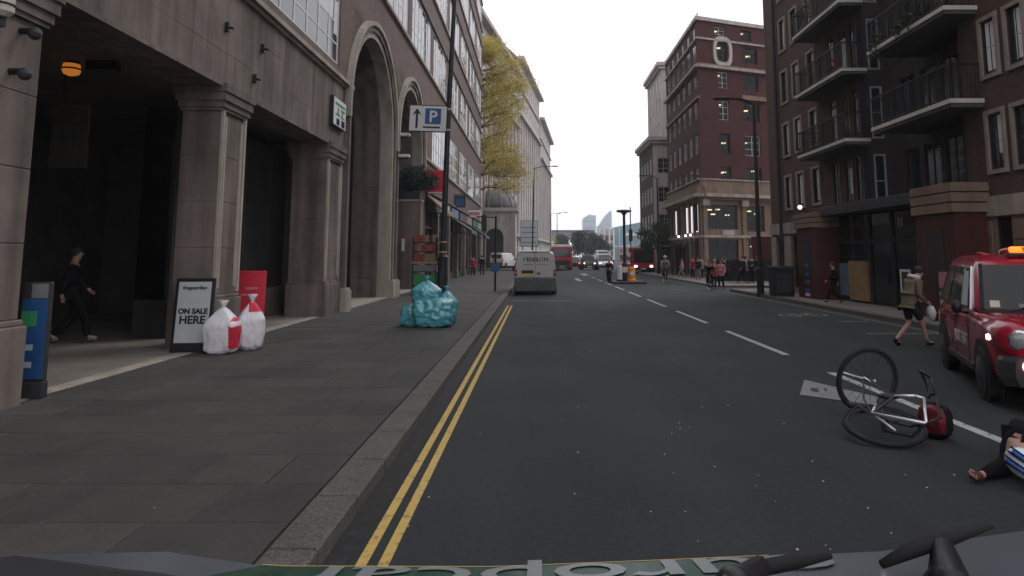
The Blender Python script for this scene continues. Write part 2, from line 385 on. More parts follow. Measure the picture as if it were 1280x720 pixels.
# wall with rectangular openings, in a vertical plane through O along U (2D), facing N; openings (u0,u1,z0,z1)
def wall(mb, O, U, Lh, z0, z1, ops=(), N=(0,0), dep=.25, m=0):
    us = sorted({0, Lh, *[o[0] for o in ops], *[o[1] for o in ops]}); zs = sorted({z0, z1, *[o[2] for o in ops], *[o[3] for o in ops]})
    us = [u for u in us if 0 <= u <= Lh]; zs = [z for z in zs if z0 <= z <= z1]
    P = lambda u, z, d=0: (O[0]+U[0]*u-N[0]*d, O[1]+U[1]*u-N[1]*d, z)
    for j in range(len(zs)-1):
        run = None
        for i in range(len(us)-1):
            uc = (us[i]+us[i+1])/2; zc = (zs[j]+zs[j+1])/2
            hole = any(o[0] < uc < o[1] and o[2] < zc < o[3] for o in ops)
            if not hole and run is None: run = us[i]
            if hole and run is not None:
                mb.quad(P(run, zs[j]), P(us[i], zs[j]), P(us[i], zs[j+1]), P(run, zs[j+1]), m); run = None
        if run is not None: mb.quad(P(run, zs[j]), P(Lh, zs[j]), P(Lh, zs[j+1]), P(run, zs[j+1]), m)
    for u0, u1, a, b in ops:
        mb.quad(P(u0, a), P(u0, b), P(u0, b, dep), P(u0, a, dep), m); mb.quad(P(u1, a), P(u1, b), P(u1, b, dep), P(u1, a, dep), m)
        mb.quad(P(u0, a), P(u1, a), P(u1, a, dep), P(u0, a, dep), m); mb.quad(P(u0, b), P(u1, b), P(u1, b, dep), P(u0, b, dep), m)

# window meshes: local x along the wall, y outward, z up, origin at bottom centre
def win_meshes(w, h, cols=2, rows=2, fr=.07, bar=.04, frame='white', pane='glass', sill=None, surround=None, sr=.14):
    f = MB(); hw = w/2
    f.box(-hw, -hw+fr, -.03, .03, 0, h); f.box(hw-fr, hw, -.03, .03, 0, h); f.box(-hw+fr, hw-fr, -.03, .03, 0, fr); f.box(-hw+fr, hw-fr, -.03, .03, h-fr, h)
    for i in range(1, cols):
        x = -hw + w*i/cols; f.box(x-bar/2, x+bar/2, -.022, .022, fr, h-fr)
    for j in range(1, rows):
        z = h*j/rows; f.box(-hw+fr, hw-fr, -.016, .016, z-bar*.35, z+bar*.35)
    p = MB(); p.box(-hw+fr*.5, hw-fr*.5, -.012, .006, fr*.5, h-fr*.5)
    r = [f.mesh('window', frame), p.mesh('pane', pane), None, None]
    if sill:
        q = MB(); q.box(-hw-.1, hw+.1, -.1, .32, -.14, -.003); r[2] = q.mesh('sill', sill)
    if surround:
        q = MB(); a = hw+sr
        q.box(-a, -hw-.003, .05, .30, -sr, h+sr); q.box(hw+.003, a, .05, .30, -sr, h+sr); q.box(-hw-.003, hw+.003, .05, .30, -sr, -.003); q.box(-hw-.003, hw+.003, .05, .30, h+.003, h+sr)
        r[3] = q.mesh('surround', surround)
    return r
def put_win(parent, ms, x, y, z, N, dep=.2):
    off = Vector(WOFF.get(parent.name, (0,0,0))); a = math.atan2(N[1], N[0]) - PI/2
    o = link('window', ms[0], parent, Vector((x-N[0]*dep, y-N[1]*dep, z))-off, (0, 0, a))
    link('pane', ms[1], o)
    if ms[2]: link('sill', ms[2], o)
    if ms[3]: link('surround', ms[3], o)
    return o

# ---------------------------------------------------------------- ground, road, pavements
KL, KR, XF, XR = -1.26, 9.7, -5.9, 11.6
mb = MB(); mb.quad((-300,-60,-.03),(300,-60,-.03),(300,800,-.03),(-300,800,-.03)); struct('ground', mb, 'concrete', recalc=False)
mb = MB(); mb.quad((-60,-40,0),(60,-40,0),(60,700,0),(-60,700,0)); struct('road', mb, 'asphalt', recalc=False)
pv = MB(); pv.box(-17, KL-.31, -12, 3.2, .0, .1); pv.box(-17, KL-.31, 3.2, 19, .0, .1); pave = struct('pavement', pv, 'joint')
pf = MB(); pf.box(XF-.3, KL-.31, 19, 75, 0, .12); struct('pavement', pf, 'pave_far')
# paving slabs: courses across the pavement with staggered joints, each slab its own piece
slabs = {}
def slab_mesh(lx, ly, k):
    key = (round(lx,2), round(ly,2), k)
    if key not in slabs:
        q = MB(); a, b = lx/2-.003, ly/2-.003
        q.add([(-a,-b,-.03),(a,-b,-.03),(a,b,-.03),(-a,b,-.03),(-a,-b,.013),(a,-b,.013),(a,b,.013),(-a,b,.013),(-a+.008,-b+.008,.02),(a-.008,-b+.008,.02),(a-.008,b-.008,.02),(-a+.008,b-.008,.02)],
              [(0,1,5,4),(1,2,6,5),(2,3,7,6),(3,0,4,7),(4,5,9,8),(5,6,10,9),(6,7,11,10),(7,4,8,11),(8,9,10,11)])
        slabs[key] = q.mesh('paving_slab', ['pave1', 'pave2', 'pave3', 'pave1'][k])
    return slabs[key]
y = 3.2; row = 0
while y < 18.9:
    ly = .76; x = KL-.31; i = 0
    while x > XF-.28:
        lx = [.9, .9, .75, .9, .6][(row+i) % 5] if i else [.45, .9, .65][row % 3]
        lx = min(lx, x-(XF-.3))
        if lx < .08: break
        o = link('paving_slab', slab_mesh(lx, ly, random.choice([0,0,1,1,2,3])), pave, (x-lx/2, y+ly/2, .1+random.uniform(-.002,.002)), (random.uniform(-.002,.002), random.uniform(-.003,.003), 0))
        x -= lx; i += 1
    y += ly; row += 1
pn = MB(); pn.box(-17, KL-.31, -12, 3.19, .1, .118); struct('pavement', pn, 'pave2')
# kerbs: single granite blocks where they can be told apart, one long kerb beyond
def kerb(x0, x1, ya, yb, yend, lenb, edge):
    back = MB(); back.box(x0, x1, yb, yend, -.02, .125); back.box(x0+.004, x1-.004, ya, yb, -.02, .03)
    kb = struct('kerb', back, 'granite')
    q = MB(); a = (x1-x0)/2; b = lenb/2-.006; c = .02
    q.add([(-a,-b,-.1),(a,-b,-.1),(a,b,-.1),(-a,b,-.1),(-a,-b,.045),(a,-b,.045),(a,b,.045),(-a,b,.045),(-a+c,-b+.006,.062),(a-c,-b+.006,.062),(a-c,b-.006,.062),(-a+c,b-.006,.062)],
          [(0,1,5,4),(1,2,6,5),(2,3,7,6),(3,0,4,7),(4,5,9,8),(5,6,10,9),(6,7,11,10),(7,4,8,11),(8,9,10,11)])
    me = q.mesh('kerbstone', 'granite'); y = ya
    while y < yb-.1:
        link('kerbstone', me, kb, ((x0+x1)/2, y+lenb/2, .064+random.uniform(-.003,.003)), (0, 0, random.uniform(-.003,.003))); y += lenb
kerb(KL-.3, KL, -2, 34, 76, .9, 1)
kerb(KR, KR+.3, 10, 34, 36, .9, -1)
mb = MB(); mb.box(KR+.3, 30, -12, 36, 0, .12); struct('pavement', mb, 'pave_right')
mb = MB(); mb.box(KR+.6, 40, 40, 52, 0, .12); mb.box(KR+.6, 40, 52, 75, 0, .118); mb.box(KR+.3, KR+.6, 40, 75, -.02, .125); struct('pavement', mb, 'pave_right')
mb = MB(); mb.box(-40, -1.0, 84, 260, 0, .12); struct('pavement', mb, 'pave_far')
# road paint
def line(name, x0, x1, ya, yb, m, z=.004):
    q = MB(); q.quad((x0,ya,z),(x1,ya,z),(x1,yb,z),(x0,yb,z)); return struct(name, q, m, recalc=False)
MT['gutter'] = paint_mat('gutter dirt', (.014, .014, .013), (.024, .027, .028), wear=.55)
line('gutter', -1.26, -1.10, -2, 34, 'gutter')
line('yellow_line', -1.06, -.995, -2, 25.8, 'yellow'); line('yellow_line', -.93, -.865, -2, 25.8, 'yellow')
MT['yellow_worn'] = paint_mat('worn yellow paint', (.25, .21, .14), wear=.5)
line('yellow_line', 9.28, 9.36, 8, 33, 'yellow_worn')
y = 13.1 - 6.0
while y < 60:
    line('lane_dash', 4.47, 4.60, y, y+4.1, 'wline'); y += 6.05
line('lane_dash', -1.0, 1.4, 28.4, 28.55, 'wfaint'); line('lane_dash', 2.9, 3.2, 50, 56, 'wline'); line('lane_dash', 4.2, 4.7, 64, 70, 'wline'); line('lane_dash', 7.0, 8.6, 37.6, 37.75, 'wfaint'); line('lane_dash', 8.2, 9.1, 19.6, 19.75, 'wfaint'); line('lane_dash', 7.6, 9.3, 16.6, 16.72, 'wfaint')
q = MB()                                     # worn cycle symbol on the right-hand lane
for cx, cy in ((7.6, 21.6), (8.5, 21.9)): q.torus((cx, cy, .002), .28, .04, Matrix.Diagonal((1, 1.6, .06)), 20, 4)
q.cbox((8.05, 21.7, .003), (.9, .09, .004)); q.cbox((7.9, 22.1, .003), (.5, .08, .004)); q.cbox((8.25, 22.0, .003), (.07, .6, .004)); q.cbox((8.4, 22.4, .003), (.3, .07, .004))
struct('cycle_symbol', q, 'wfaint')
q = MB()
for _ in range(80):                         # pale petals and specks of litter
    x = random.gauss(1.4, 1.3); yy = 3.2+abs(random.gauss(0, 5.5)); s_ = random.uniform(.004, .012)
    if not KL+.05 < x < KR-.1: continue
    a = random.uniform(0, PI); c, d = math.cos(a)*s_, math.sin(a)*s_
    q.quad((x-c, yy-d, .003), (x+d, yy-c, .004), (x+c, yy+d, .008), (x-d, yy+c, .004))
for _ in range(40):
    x = random.uniform(-5, -1.6); yy = random.uniform(4, 16); s_ = random.uniform(.006, .012)
    q.quad((x-s_, yy, .127), (x, yy-s_, .127), (x+s_, yy, .131), (x, yy+s_, .127))
for _ in range(70):                          # trodden gum spots on the slabs
    x = random.uniform(-5.8, -1.65); yy = random.uniform(3.4, 14); s_ = random.uniform(.008, .018)
    q.quad((x-s_, yy, .1245), (x, yy-s_, .1245), (x+s_, yy, .1245), (x, yy+s_, .1245), 1)
tag(q.build('litter', ['litter', 'granite'], recalc=False), 'pale specks of petals and litter scattered over the road', 'litter', kind='stuff')

# ---------------------------------------------------------------- the arcade building on the left
AB = thing('arcade_building', 'brown brick and stone building with deep arcade, two tall arches and long window strips', 'building', (XF, 30, 0), world=True)
Y0, Y1, ZT = -6.0, 74.0, 30.2
N = (1, 0)
rows = [(6.95, 9.75), (11.65, 14.55), (16.35, 19.25), (21.05, 23.95), (25.75, 28.6)]
ops = [(14.9-Y0, 20.6-Y0, 7.4, 10.6)]
wins = []
for ri, (za, zb) in enumerate(rows):
    for k in range(7):
        ya = 25.4+7*k; yb = ya+6
        if ri == 0 and k < 2: continue
        wins.append((ya, yb, za, zb)); ops.append((ya-Y0, yb-Y0, za, zb))
AC = [(25.1, 3.2, 6.35), (32.65, 3.05, 6.4)]          # arch centre, radius, springing
ab_lo, ab_hi = 21.9, 36.5
b = MB()
wall(b, (XF, Y0), (0,1), ab_lo-Y0, 7.1, ZT, [o for o in ops if o[1] < ab_lo-Y0], N, .22)
wall(b, (XF, ab_lo), (0,1), ab_hi-ab_lo, 9.8, ZT, [(o[0]-(ab_lo-Y0), o[1]-(ab_lo-Y0), o[2], o[3]) for o in ops if o[0] > ab_lo-Y0 and o[1] <= ab_hi-Y0] + [(31.4+1-ab_lo, ab_hi-ab_lo, za, zb) for za, zb in rows[1:]], N, .22)
wall(b, (XF, ab_hi), (0,1), Y1-ab_hi, 5.2, ZT, [(max(o[0]-(ab_hi-Y0), 0), o[1]-(ab_hi-Y0), o[2], o[3]) for o in ops if o[1] > ab_hi-Y0], N, .22)
b.quad((XF,Y1,0),(XF-14,Y1,0),(XF-14,Y1,ZT),(XF,Y1,ZT)); b.quad((XF,Y0,0),(XF-14,Y0,0),(XF-14,Y0,ZT),(XF,Y0,ZT)); b.quad((XF-14,Y0,0),(XF-14,Y1,0),(XF-14,Y1,ZT),(XF-14,Y0,ZT)); b.quad((XF,Y0,ZT),(XF-14,Y0,ZT),(XF-14,Y1,ZT),(XF,Y1,ZT))
b.build('wall', 'brick_plain', AB, recalc=False)
# arch wall: stone field with two arched openings and mottled brick spandrels
def arch_wall(mb, x, ya, yb, zt, cy, R, zs, m=0, n=28):
    mb.quad((x,ya,0),(x,cy-R,0),(x,cy-R,zs),(x,ya,zs), m); mb.quad((x,cy+R,0),(x,yb,0),(x,yb,zs),(x,cy+R,zs), m)
    mb.quad((x,ya,zs),(x,cy-R,zs),(x,cy-R,zt),(x,ya,zt), m); mb.quad((x,cy+R,zs),(x,yb,zs),(x,yb,zt),(x,cy+R,zt), m)
    for i in range(n):
        t0, t1 = PI-PI*i/n, PI-PI*(i+1)/n
        a = (cy+R*math.cos(t0), zs+R*math.sin(t0)); c = (cy+R*math.cos(t1), zs+R*math.sin(t1))
        mb.quad((x,a[0],a[1]),(x,c[0],c[1]),(x,c[0],zt),(x,a[0],zt), m)
b = MB(); arch_wall(b, XF+.003, ab_lo, 28.95, 9.8, *AC[0]); arch_wall(b, XF+.003, 28.95, ab_hi, 9.8, *AC[1]); b.build('arch_wall', 'brick_brown', AB, recalc=False)
def arch_band(name, cy, R0, R1, zs, xo, depth, m, legs=.12, n=36):
    q = MB()
    for i in range(n):
        t0, t1 = PI-PI*i/n, PI-PI*(i+1)/n
        p = lambda t, R, x: (x, cy+R*math.cos(t), zs+R*math.sin(t))
        q.quad(p(t0,R0,xo), p(t1,R0,xo), p(t1,R1,xo), p(t0,R1,xo)); q.quad(p(t0,R1,xo), p(t1,R1,xo), p(t1,R1,xo-depth), p(t0,R1,xo-depth)); q.quad(p(t0,R0,xo), p(t1,R0,xo), p(t1,R0,xo-depth), p(t0,R0,xo-depth))
    for sgn in (-1, 1):
        a, c = sorted((cy+sgn*R0, cy+sgn*R1)); q.box(xo-depth, xo, a, c, legs, zs)
    q.build(name, m, AB)
for cy, R, zs in AC:
    arch_band('archivolt', cy, R, R+.22, zs, XF+.06, .5, 'stone_pale')
    arch_band('archivolt', cy, R+.22, R+.42, zs, XF+.13, .2, 'stone')
    arch_band('archivolt', cy, R+.42, R+.58, zs, XF+.2, .25, 'stone_pale', legs=zs-.3)
    q = MB(); n = 28; xd = XF-1.5                    # reveal: vault and stone jambs
    for i in range(n):
        t0, t1 = PI-PI*i/n, PI-PI*(i+1)/n
        q.quad((XF-.44,cy+R*math.cos(t0),zs+R*math.sin(t0)),(XF-.44,cy+R*math.cos(t1),zs+R*math.sin(t1)),(xd,cy+R*math.cos(t1),zs+R*math.sin(t1)),(xd,cy+R*math.cos(t0),zs+R*math.sin(t0)))
    for sgn in (-1, 1): q.quad((XF-.44,cy+sgn*R,0),(xd,cy+sgn*R,0),(xd,cy+sgn*R,zs),(XF-.44,cy+sgn*R,zs))
    q.build('reveal', 'stone', AB, recalc=False)
    q = MB(); q.box(xd-.06, xd-.01, cy-R, cy+R, .12, zs+R-.02); q.build('arch_door', 'glass_dark', AB)
    q = MB()                                         # jamb facing stones on the far side, with a plinth
    for i in range(6): q.box(xd+.1, XF-.44, cy+R-.05, cy+R-.004, .9+i*.9, .9+i*.9+.885)
    q.box(xd+.05, XF-.46, cy+R-.12, cy+R-.003, .12, .88); q.build('jamb_stone', 'stone', AB)
    for ya_, yb_ in ((cy-R-.6, cy-R-.02), (cy+R+.02, cy+R+.6)):
        q = MB(); q.box(XF-.1, XF+.24, ya_, yb_, .12, .75); q.box(XF-.1, XF+.2, ya_+.03, yb_-.03, .75, .82); q.build('plinth_block', 'stone_pale', AB)
q = MB(); q.box(XF-3, XF+.02, 22.0, 36.4, .1, .155); q.build('threshold', 'stone_pale', AB)
# stone piers of the arcade, each with shaft, plinth and capital
def pier(ya, yb, xi, zt=5.0):
    q = MB(); q.box(xi+.01, XF-.03, ya+.05, yb-.05, .12, zt); p = q.build('pier', 'stone', AB)
    z = 1.07
    for hh in (.86, .86, .86, .85):
        q = MB(); q.box(xi, XF-.02, ya+.04, yb-.04, z+.003, z+hh-.003); q.build('pier_stone', 'stone', p, bevel=.012); z += hh
    q = MB(); q.box(xi-.04, XF+.06, ya-.02, yb+.02, .1, 1.0); q.box(xi-.02, XF+.03, ya+.01, yb-.01, 1.0, 1.07); q.build('plinth', 'stone', p, bevel=.02)
    q = MB()
    for i, (e, a, c) in enumerate(((.03, 4.5, 4.56), (.06, 4.56, 4.68), (.10, 4.68, 4.84), (.13, 4.84, zt-.004))): q.box(xi-e, XF+e, ya-e+.03, yb+e-.03, a, c)
    q.build('capital', 'stone', p)
    if ya < 10: return
    q = MB(); q.box(XF-.02, XF+.015, ya+.18, ya+.24, 1.2, 4.4); q.box(XF-.02, XF+.015, yb-.24, yb-.18, 1.2, 4.4); q.box(XF-.02, XF+.03, ya+.05, ya+.12, 1.1, 4.5); q.box(XF-.02, XF+.03, yb-.12, yb-.05, 1.1, 4.5); q.build('moulding', 'stone_pale', p)
pier(6.3, 8.25, XF-.85); pier(13.0, 14.15, XF-.75); pier(19.75, 21.25, XF-1.0); pier(-2.0, 0, XF-.85)
# fascia above the arcade: big stone panels with fine joints
q = MB(); q.box(XF-.75, XF-.02, Y0, ab_lo, 5.0, 6.975); q.build('fascia_core', 'stone', AB)
for z0_, z1_, st in ((5.0, 5.62, 0), (5.62, 6.3, .7), (6.3, 6.975, .25)):
    yy = Y0-st
    while yy < ab_lo:
        a, c = max(yy, Y0), min(yy+1.9, ab_lo); q = MB(); q.box(XF-.1, XF-.012-.003*((int(yy*7)) % 2), a+.002, c-.002, z0_+.002, z1_-.002); q.build('fascia_stone', 'stone', AB); yy += 1.9
q = MB(); q.box(XF-.02, XF+.14, Y0, ab_lo-.0, 6.985, 7.1); q.box(XF-.02, XF+.05, Y0, ab_lo, 6.9, 6.98); q.build('string_course', 'stone_pale', AB)
q = MB(); q.box(XF-.76, XF+.05, Y0, ab_lo, 4.93, 4.996); q.build('beam_soffit_lip', 'stone', AB)
for za, zb in rows[1:]:
    q = MB(); q.box(XF-.02, XF+.13, 22.2, Y1+.05, za-.15, za-.01); q.build('string_course', 'stone_pale', AB)
    q = MB(); q.box(XF-.02, XF+.1, 22.2, Y1+.04, zb+.01, zb+.14); q.build('string_course', 'stone', AB)
q = MB(); q.box(XF-.02, XF+.13, ab_hi, Y1+.05, 6.8, 6.94); q.build('string_course', 'stone_pale', AB)
q = MB(); q.box(XF-.3, XF+.4, Y0, Y1+.4, ZT, ZT+.35); q.build('parapet', 'stone_pale', AB)
# windows
ms = win_meshes(5.7, 3.2, 6, 5, .09, .07, 'white', 'glass'); put_win(AB, ms, XF, 17.75, 7.4, N, .09)
blind = MB(); blind.box(-2.3, -1.0, .007, .012, 1.25, 3.0); blind.box(-2.75, -2.4, .007, .012, .9, 1.9)
for ch in AB.children:
    if ch.name.startswith('window'): link('blind', blind.mesh('blind', 'white'), ch)
msr = {}; blinds = []
for sd in range(3):
    rb = random.Random(sd); dct = {}
    for hh in {round(zb-za, 2) for ya, yb, za, zb in wins}:
        q = MB()
        for i in range(6):
            if rb.random() < .55: a = -3+i; q.box(a+.12, a+.12+rb.choice([.25,.5,.76]), .007, .011, hh*rb.choice([.08,.3,.5]), hh-.12)
        dct[hh] = q.mesh('blind', 'white')
    blinds.append(dct)
for ya, yb, za, zb in wins:
    key = round(zb-za, 2)
    if key not in msr: msr[key] = win_meshes(6.0, zb-za, 6, 3, .1, .12, 'white', 'glass')
    o = put_win(AB, msr[key], XF, (ya+yb)/2, za, N, .06)
    link('blind', blinds[int(ya+za*7) % 3][key], o)
# arcade interior: floor, ceiling, back wall, dim shop fronts
q = MB(); q.box(-16.5, XF-.32, 1.0, 21.9, .1, .124); q.build('arcade_floor', 'tile', AB)
q = MB(); q.box(XF-.32, XF-.06, -6, 22, .1, .128); q.build('threshold', 'stone_pale', AB)
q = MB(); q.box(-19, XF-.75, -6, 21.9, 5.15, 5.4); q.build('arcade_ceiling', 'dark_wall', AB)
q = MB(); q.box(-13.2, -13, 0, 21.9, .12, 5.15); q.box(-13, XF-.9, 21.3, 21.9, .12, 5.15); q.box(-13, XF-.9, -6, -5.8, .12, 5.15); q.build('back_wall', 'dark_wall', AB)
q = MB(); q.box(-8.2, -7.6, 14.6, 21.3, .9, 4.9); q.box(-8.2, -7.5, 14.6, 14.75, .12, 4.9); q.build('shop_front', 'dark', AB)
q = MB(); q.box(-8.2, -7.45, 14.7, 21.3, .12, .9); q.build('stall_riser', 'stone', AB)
for a in (14.7, 16.4, 18.1, 19.8):
    q = MB(); q.box(-7.59, -7.5, a, a+.09, .9, 4.9); q.build('mullion', 'charcoal', AB)
for a in (3.5, 6.2, 8.9, 11.6, 14.3, 17.0):
    q = MB(); q.box(-13, -12.8, a, a+.25, .12, 5.15); q.build('wall_pilaster', 'stone', AB)
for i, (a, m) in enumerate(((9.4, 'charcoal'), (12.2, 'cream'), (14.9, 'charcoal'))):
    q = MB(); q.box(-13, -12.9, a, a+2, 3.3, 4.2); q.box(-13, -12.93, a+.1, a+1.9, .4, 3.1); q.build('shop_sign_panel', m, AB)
# ground floor beyond the arches: stone fascia, shop fronts, pilasters
q = MB(); q.box(XF-.5, XF+.02, ab_hi, Y1, 4.3, 5.2); q.box(XF-.5, XF+.22, ab_hi, Y1, 5.1, 5.24); q.build('shop_fascia', 'stone', AB)
for k in range(8):
    a = ab_hi+.2+k*5.3
    q = MB(); q.box(XF-.5, XF+.08, a-.35 if k else a-.15, a+.35, .12, 4.3); q.build('shop_pilaster', 'stone', AB)
    if k < 7:
        q = MB(); q.box(XF-.4, XF-.34, a+.35, a+4.95, .6, 4.3); sf = q.build('shop_window', 'glass', AB)
        q = MB(); q.box(XF-.4, XF-.2, a+.35, a+4.95, .12, .6); [q.box(XF-.36, XF-.26, a+.35+j*1.5, a+.45+j*1.5, .6, 4.3) for j in range(4)]; q.box(XF-.36, XF-.26, a+.35, a+4.95, 3.3, 3.42); q.build('shop_frame', 'charcoal', sf)
        q = MB(); q.box(XF-.05, XF+.14, a+.5, a+4.8, 4.4, 5.0); q.build('shop_signboard', ['charcoal', 'cream', 'navy', 'charcoal', 'stone_pale', 'charcoal', 'green'][k], AB)
# small things fixed to this front
def wall_thing(name, label, cat, loc): return thing(name, label, cat, loc, world=True)
t = wall_thing('ceiling_lamp', 'orange glowing ceiling lamp inside the dark arcade', 'lamp', (-8.1, 12, 5.15))
q = MB(); q.lathe([(.05,0),(.12,.03),(.15,.10),(.13,.2),(.05,.22)], (-8.1,12,4.9), 16); q.build('globe', 'lamp_orange', t, smooth=True)
q = MB(); q.torus((-8.1,12,5.01), .15, .016); q.lathe([(.12,0),(.12,.06)], (-8.1,12,5.09), 14); q.build('fitting', 'black', t)
q = MB(); q.cbox((-7.55,12,5.07), (.5,.2,.16)); q.build('gear_box', 'black', t)
t = wall_thing('wall_plaque', 'white wall plaque with green lettering on the stone front beside the first arch', 'sign', (XF+.02, 20.4, 5.5))
q = MB(); q.box(XF-.01, XF+.1, 19.8, 21.1, 5.5, 6.35); q.build('backing', 'black', t)
q = MB(); q.box(XF+.1, XF+.112, 19.83, 21.07, 5.53, 6.32); q.build('face', 'white', t)
q = MB(); q.box(XF+.112, XF+.117, 19.95, 20.95, 6.12, 6.2); q.box(XF+.112, XF+.117, 20.62, 20.72, 5.82, 6.05); q.box(XF+.112, XF+.117, 20.55, 20.95, 6.0, 6.06); q.box(XF+.112, XF+.117, 20.55, 20.95, 5.8, 5.85); q.box(XF+.112, XF+.117, 20.0, 20.45, 5.82, 5.88); q.box(XF+.112, XF+.117, 20.2, 20.32, 5.85, 6.06); q.build('lettering', 'green', t)
q = MB(); q.box(XF+.112, XF+.118, 20.1, 20.4, 5.56, 5.74); q.box(XF+.112, XF+.118, 20.6, 20.95, 5.56, 5.76); q.build('emblem', 'navycloth', t)
for i, (yy, zz, lb) in enumerate(((13.0, 6.1, 'small dark iron fixing high on the stone fascia, nearest of three'), (14.4, 5.45, 'small dark iron fixing just over the middle pier capital'), (14.75, 6.2, 'small dark iron fixing on the fascia right of the middle pier'))):
    t = wall_thing('iron_fixing', lb, 'fixing', (XF, yy, zz)); t['group'] = 'iron fixings on the stone fascia'
    q = MB(); q.box(XF-.02, XF+.06, yy-.04, yy+.04, zz-.09, zz+.09); q.build('bracket', 'black', t); q = MB(); q.tube([(XF+.05,yy,zz),(XF+.14,yy,zz-.03)], .025); q.build('stub', 'black', t)
t = wall_thing('wall_lantern', 'pale bulkhead lantern high on the nearest stone pier', 'lamp', (XF, 7.35, 4.3))
q = MB(); q.lathe([(.06,0),(.11,.05),(.11,.5),(.06,.56)], (XF+.14,7.35,4.35), 12); q.build('diffuser', 'cream', t)
q = MB(); q.cbox((XF+.06,7.35,4.3), (.16,.14,.1)); [q.torus((XF+.14,7.35,4.48+.12*i), .112, .012) for i in range(3)]; q.build('cage', 'black', t)
for lb, yy, zz in (('small round security camera on the nearest pier, under the lantern', 7.75, 3.85), ('small dark box fitting beside the lantern on the nearest pier', 7.85, 4.35)):
    t = wall_thing('security_camera', lb, 'camera', (XF, yy, zz)); q = MB(); q.tube([(XF-.02,yy,zz),(XF+.12,yy,zz)], .04); q.build('mount', 'black', t); q = MB(); q.ball((XF+.15,yy,zz-.03), .075, 12); q.build('dome', 'charcoal', t)
# hanging sign board inside the arcade
t = wall_thing('hanging_sign', 'grey sign board with dark letter shapes hanging inside the arcade behind the nearest pier', 'sign', (-8.2, 12.6, 3.3))
q = MB(); q.box(-8.75, -8.1, 12.55, 12.62, 3.35, 4.5); q.build('board', 'dimcloth', t)
q = MB(); [q.tube([(x, 12.585, 4.5), (x, 12.585, 5.16)], .012) for x in (-8.6, -8.25)]; q.build('rod', 'black', t)
q = MB(); [q.box(-8.7+.2*i, -8.56+.2*i, 12.53, 12.55, 3.75-.04*i, 4.15-.04*i) for i in range(3)]; q.build('letter_shape', 'charcoal', t)
# red projecting sign, planter, bracket lamps near the second arch
t = wall_thing('projecting_sign', 'bright red box sign projecting from the front beyond the second arch', 'sign', (XF, 36.8, 4.9))
q = MB(); q.box(XF+.02, XF+1.2, 36.6, 37.0, 4.98, 6.2); q.build('box', 'red_sign', t, bevel=.03); q = MB(); q.box(XF+.25, XF+1.1, 36.58, 36.6, 4.99, 5.06); q.build('strip_light', 'white', t)
t = wall_thing('awning', 'brown sloping shop awning under the red box sign', 'awning', (XF, 38, 3.6))
q = MB(); q.add([(XF+.23,36.9,4.9),(XF+.23,41.5,4.9),(XF+1.1,41.5,4.1),(XF+1.1,36.9,4.1),(XF+1.1,36.9,3.95),(XF+1.1,41.5,3.95),(XF+.23,36.9,4.84),(XF+.23,41.5,4.84)], [(0,1,2,3),(3,2,5,4),(6,7,5,4),(0,3,4,6),(1,7,5,2)]); q.build('canopy', 'tancloth', t)
q = MB(); [q.tube([(XF-.02,yy,4.0),(XF+1.08,yy,4.0)], .02) for yy in (37.2, 41.2)]; q.build('arm', 'black', t)
t = wall_thing('stone_screen', 'tall plain stone screen standing in the second arch', 'wall', (XF-.7, 35.3, .12))
q = MB(); q.box(XF-1.45, XF+.16, 34.95, 35.62, .14, 4.45); q.build('slab', 'stone', t, bevel=.02); q = MB(); q.box(XF-1.47, XF+.2, 34.9, 35.63, 4.45, 4.55); q.build('coping', 'stone_pale', t); q = MB(); q.box(XF-.75, XF-.6, 34.93, 34.95, 2.0, 2.6); q.build('notice', 'white', t)
for i, (zz, lb) in enumerate(((6.75, 'upper white bracket lamp beside the second arch'), (5.85, 'lower white bracket lamp beside the second arch, above the planter'))):
    t = wall_thing('bracket_lamp', lb, 'lamp', (XF, 29.2, zz)); t['group'] = 'white bracket lamps by the second arch'
    q = MB(); q.tube([(XF+.0,29.3,zz-.05),(XF+.5,29.3,zz-.02)], .03); q.build('arm', 'black', t); q = MB(); q.box(XF+.12, XF+.58, 29.15, 29.45, zz, zz+.13); q.build('head', 'white', t, bevel=.03)

def leaf_cloud(mb, c, r, n, size, rnd, m=0, shell=.35):
    for _ in range(n):
        while True:
            p = Vector((rnd.uniform(-1,1), rnd.uniform(-1,1), rnd.uniform(-1,1)))
            if shell < p.length < 1: break
        p = Vector((p.x*r[0]+c[0], p.y*r[1]+c[1], p.z*r[2]+c[2])); a = Vector((rnd.gauss(0,1), rnd.gauss(0,1), rnd.gauss(0,.7))).normalized(); b_ = a.orthogonal().normalized()
        s_ = size*rnd.uniform(.6, 1.4); b_ = (Matrix.Rotation(rnd.uniform(0, 6.3), 3, a) @ b_); cc = a.cross(b_)
        mb.add([p-b_*s_, p+cc*s_*.45, p+b_*s_, p-cc*s_*.45], [(0,1,2,3)], m)
rn = random.Random(3)
t = wall_thing('planter', 'dark planter box of bushy green foliage on top of the stone screen', 'planter', (XF-.6, 35.3, 4.55))
q = MB(); q.box(XF-1.35, XF+.1, 34.95, 35.6, 4.56, 4.95); q.build('box', 'charcoal', t, bevel=.03)
q = MB()
for c, r, n in (((XF-.9,35.3,5.4),(.75,.6,.6),420), ((XF-.1,35.3,5.65),(.85,.6,.7),520), ((XF+.55,35.2,5.45),(.5,.5,.45),240), ((XF-1.2,35.2,5.1),(.4,.4,.4),150)): leaf_cloud(q, c, r, n, .1, rn)
q.build('foliage', 'leaf_dark', t, recalc=False)
q = MB(); [q.tube([(XF-1.2+.22*i,35.3,4.9),(XF-1.3+.3*i,35.25,5.6)], .015, 5) for i in range(6)]; q.build('stem', 'bark', t)
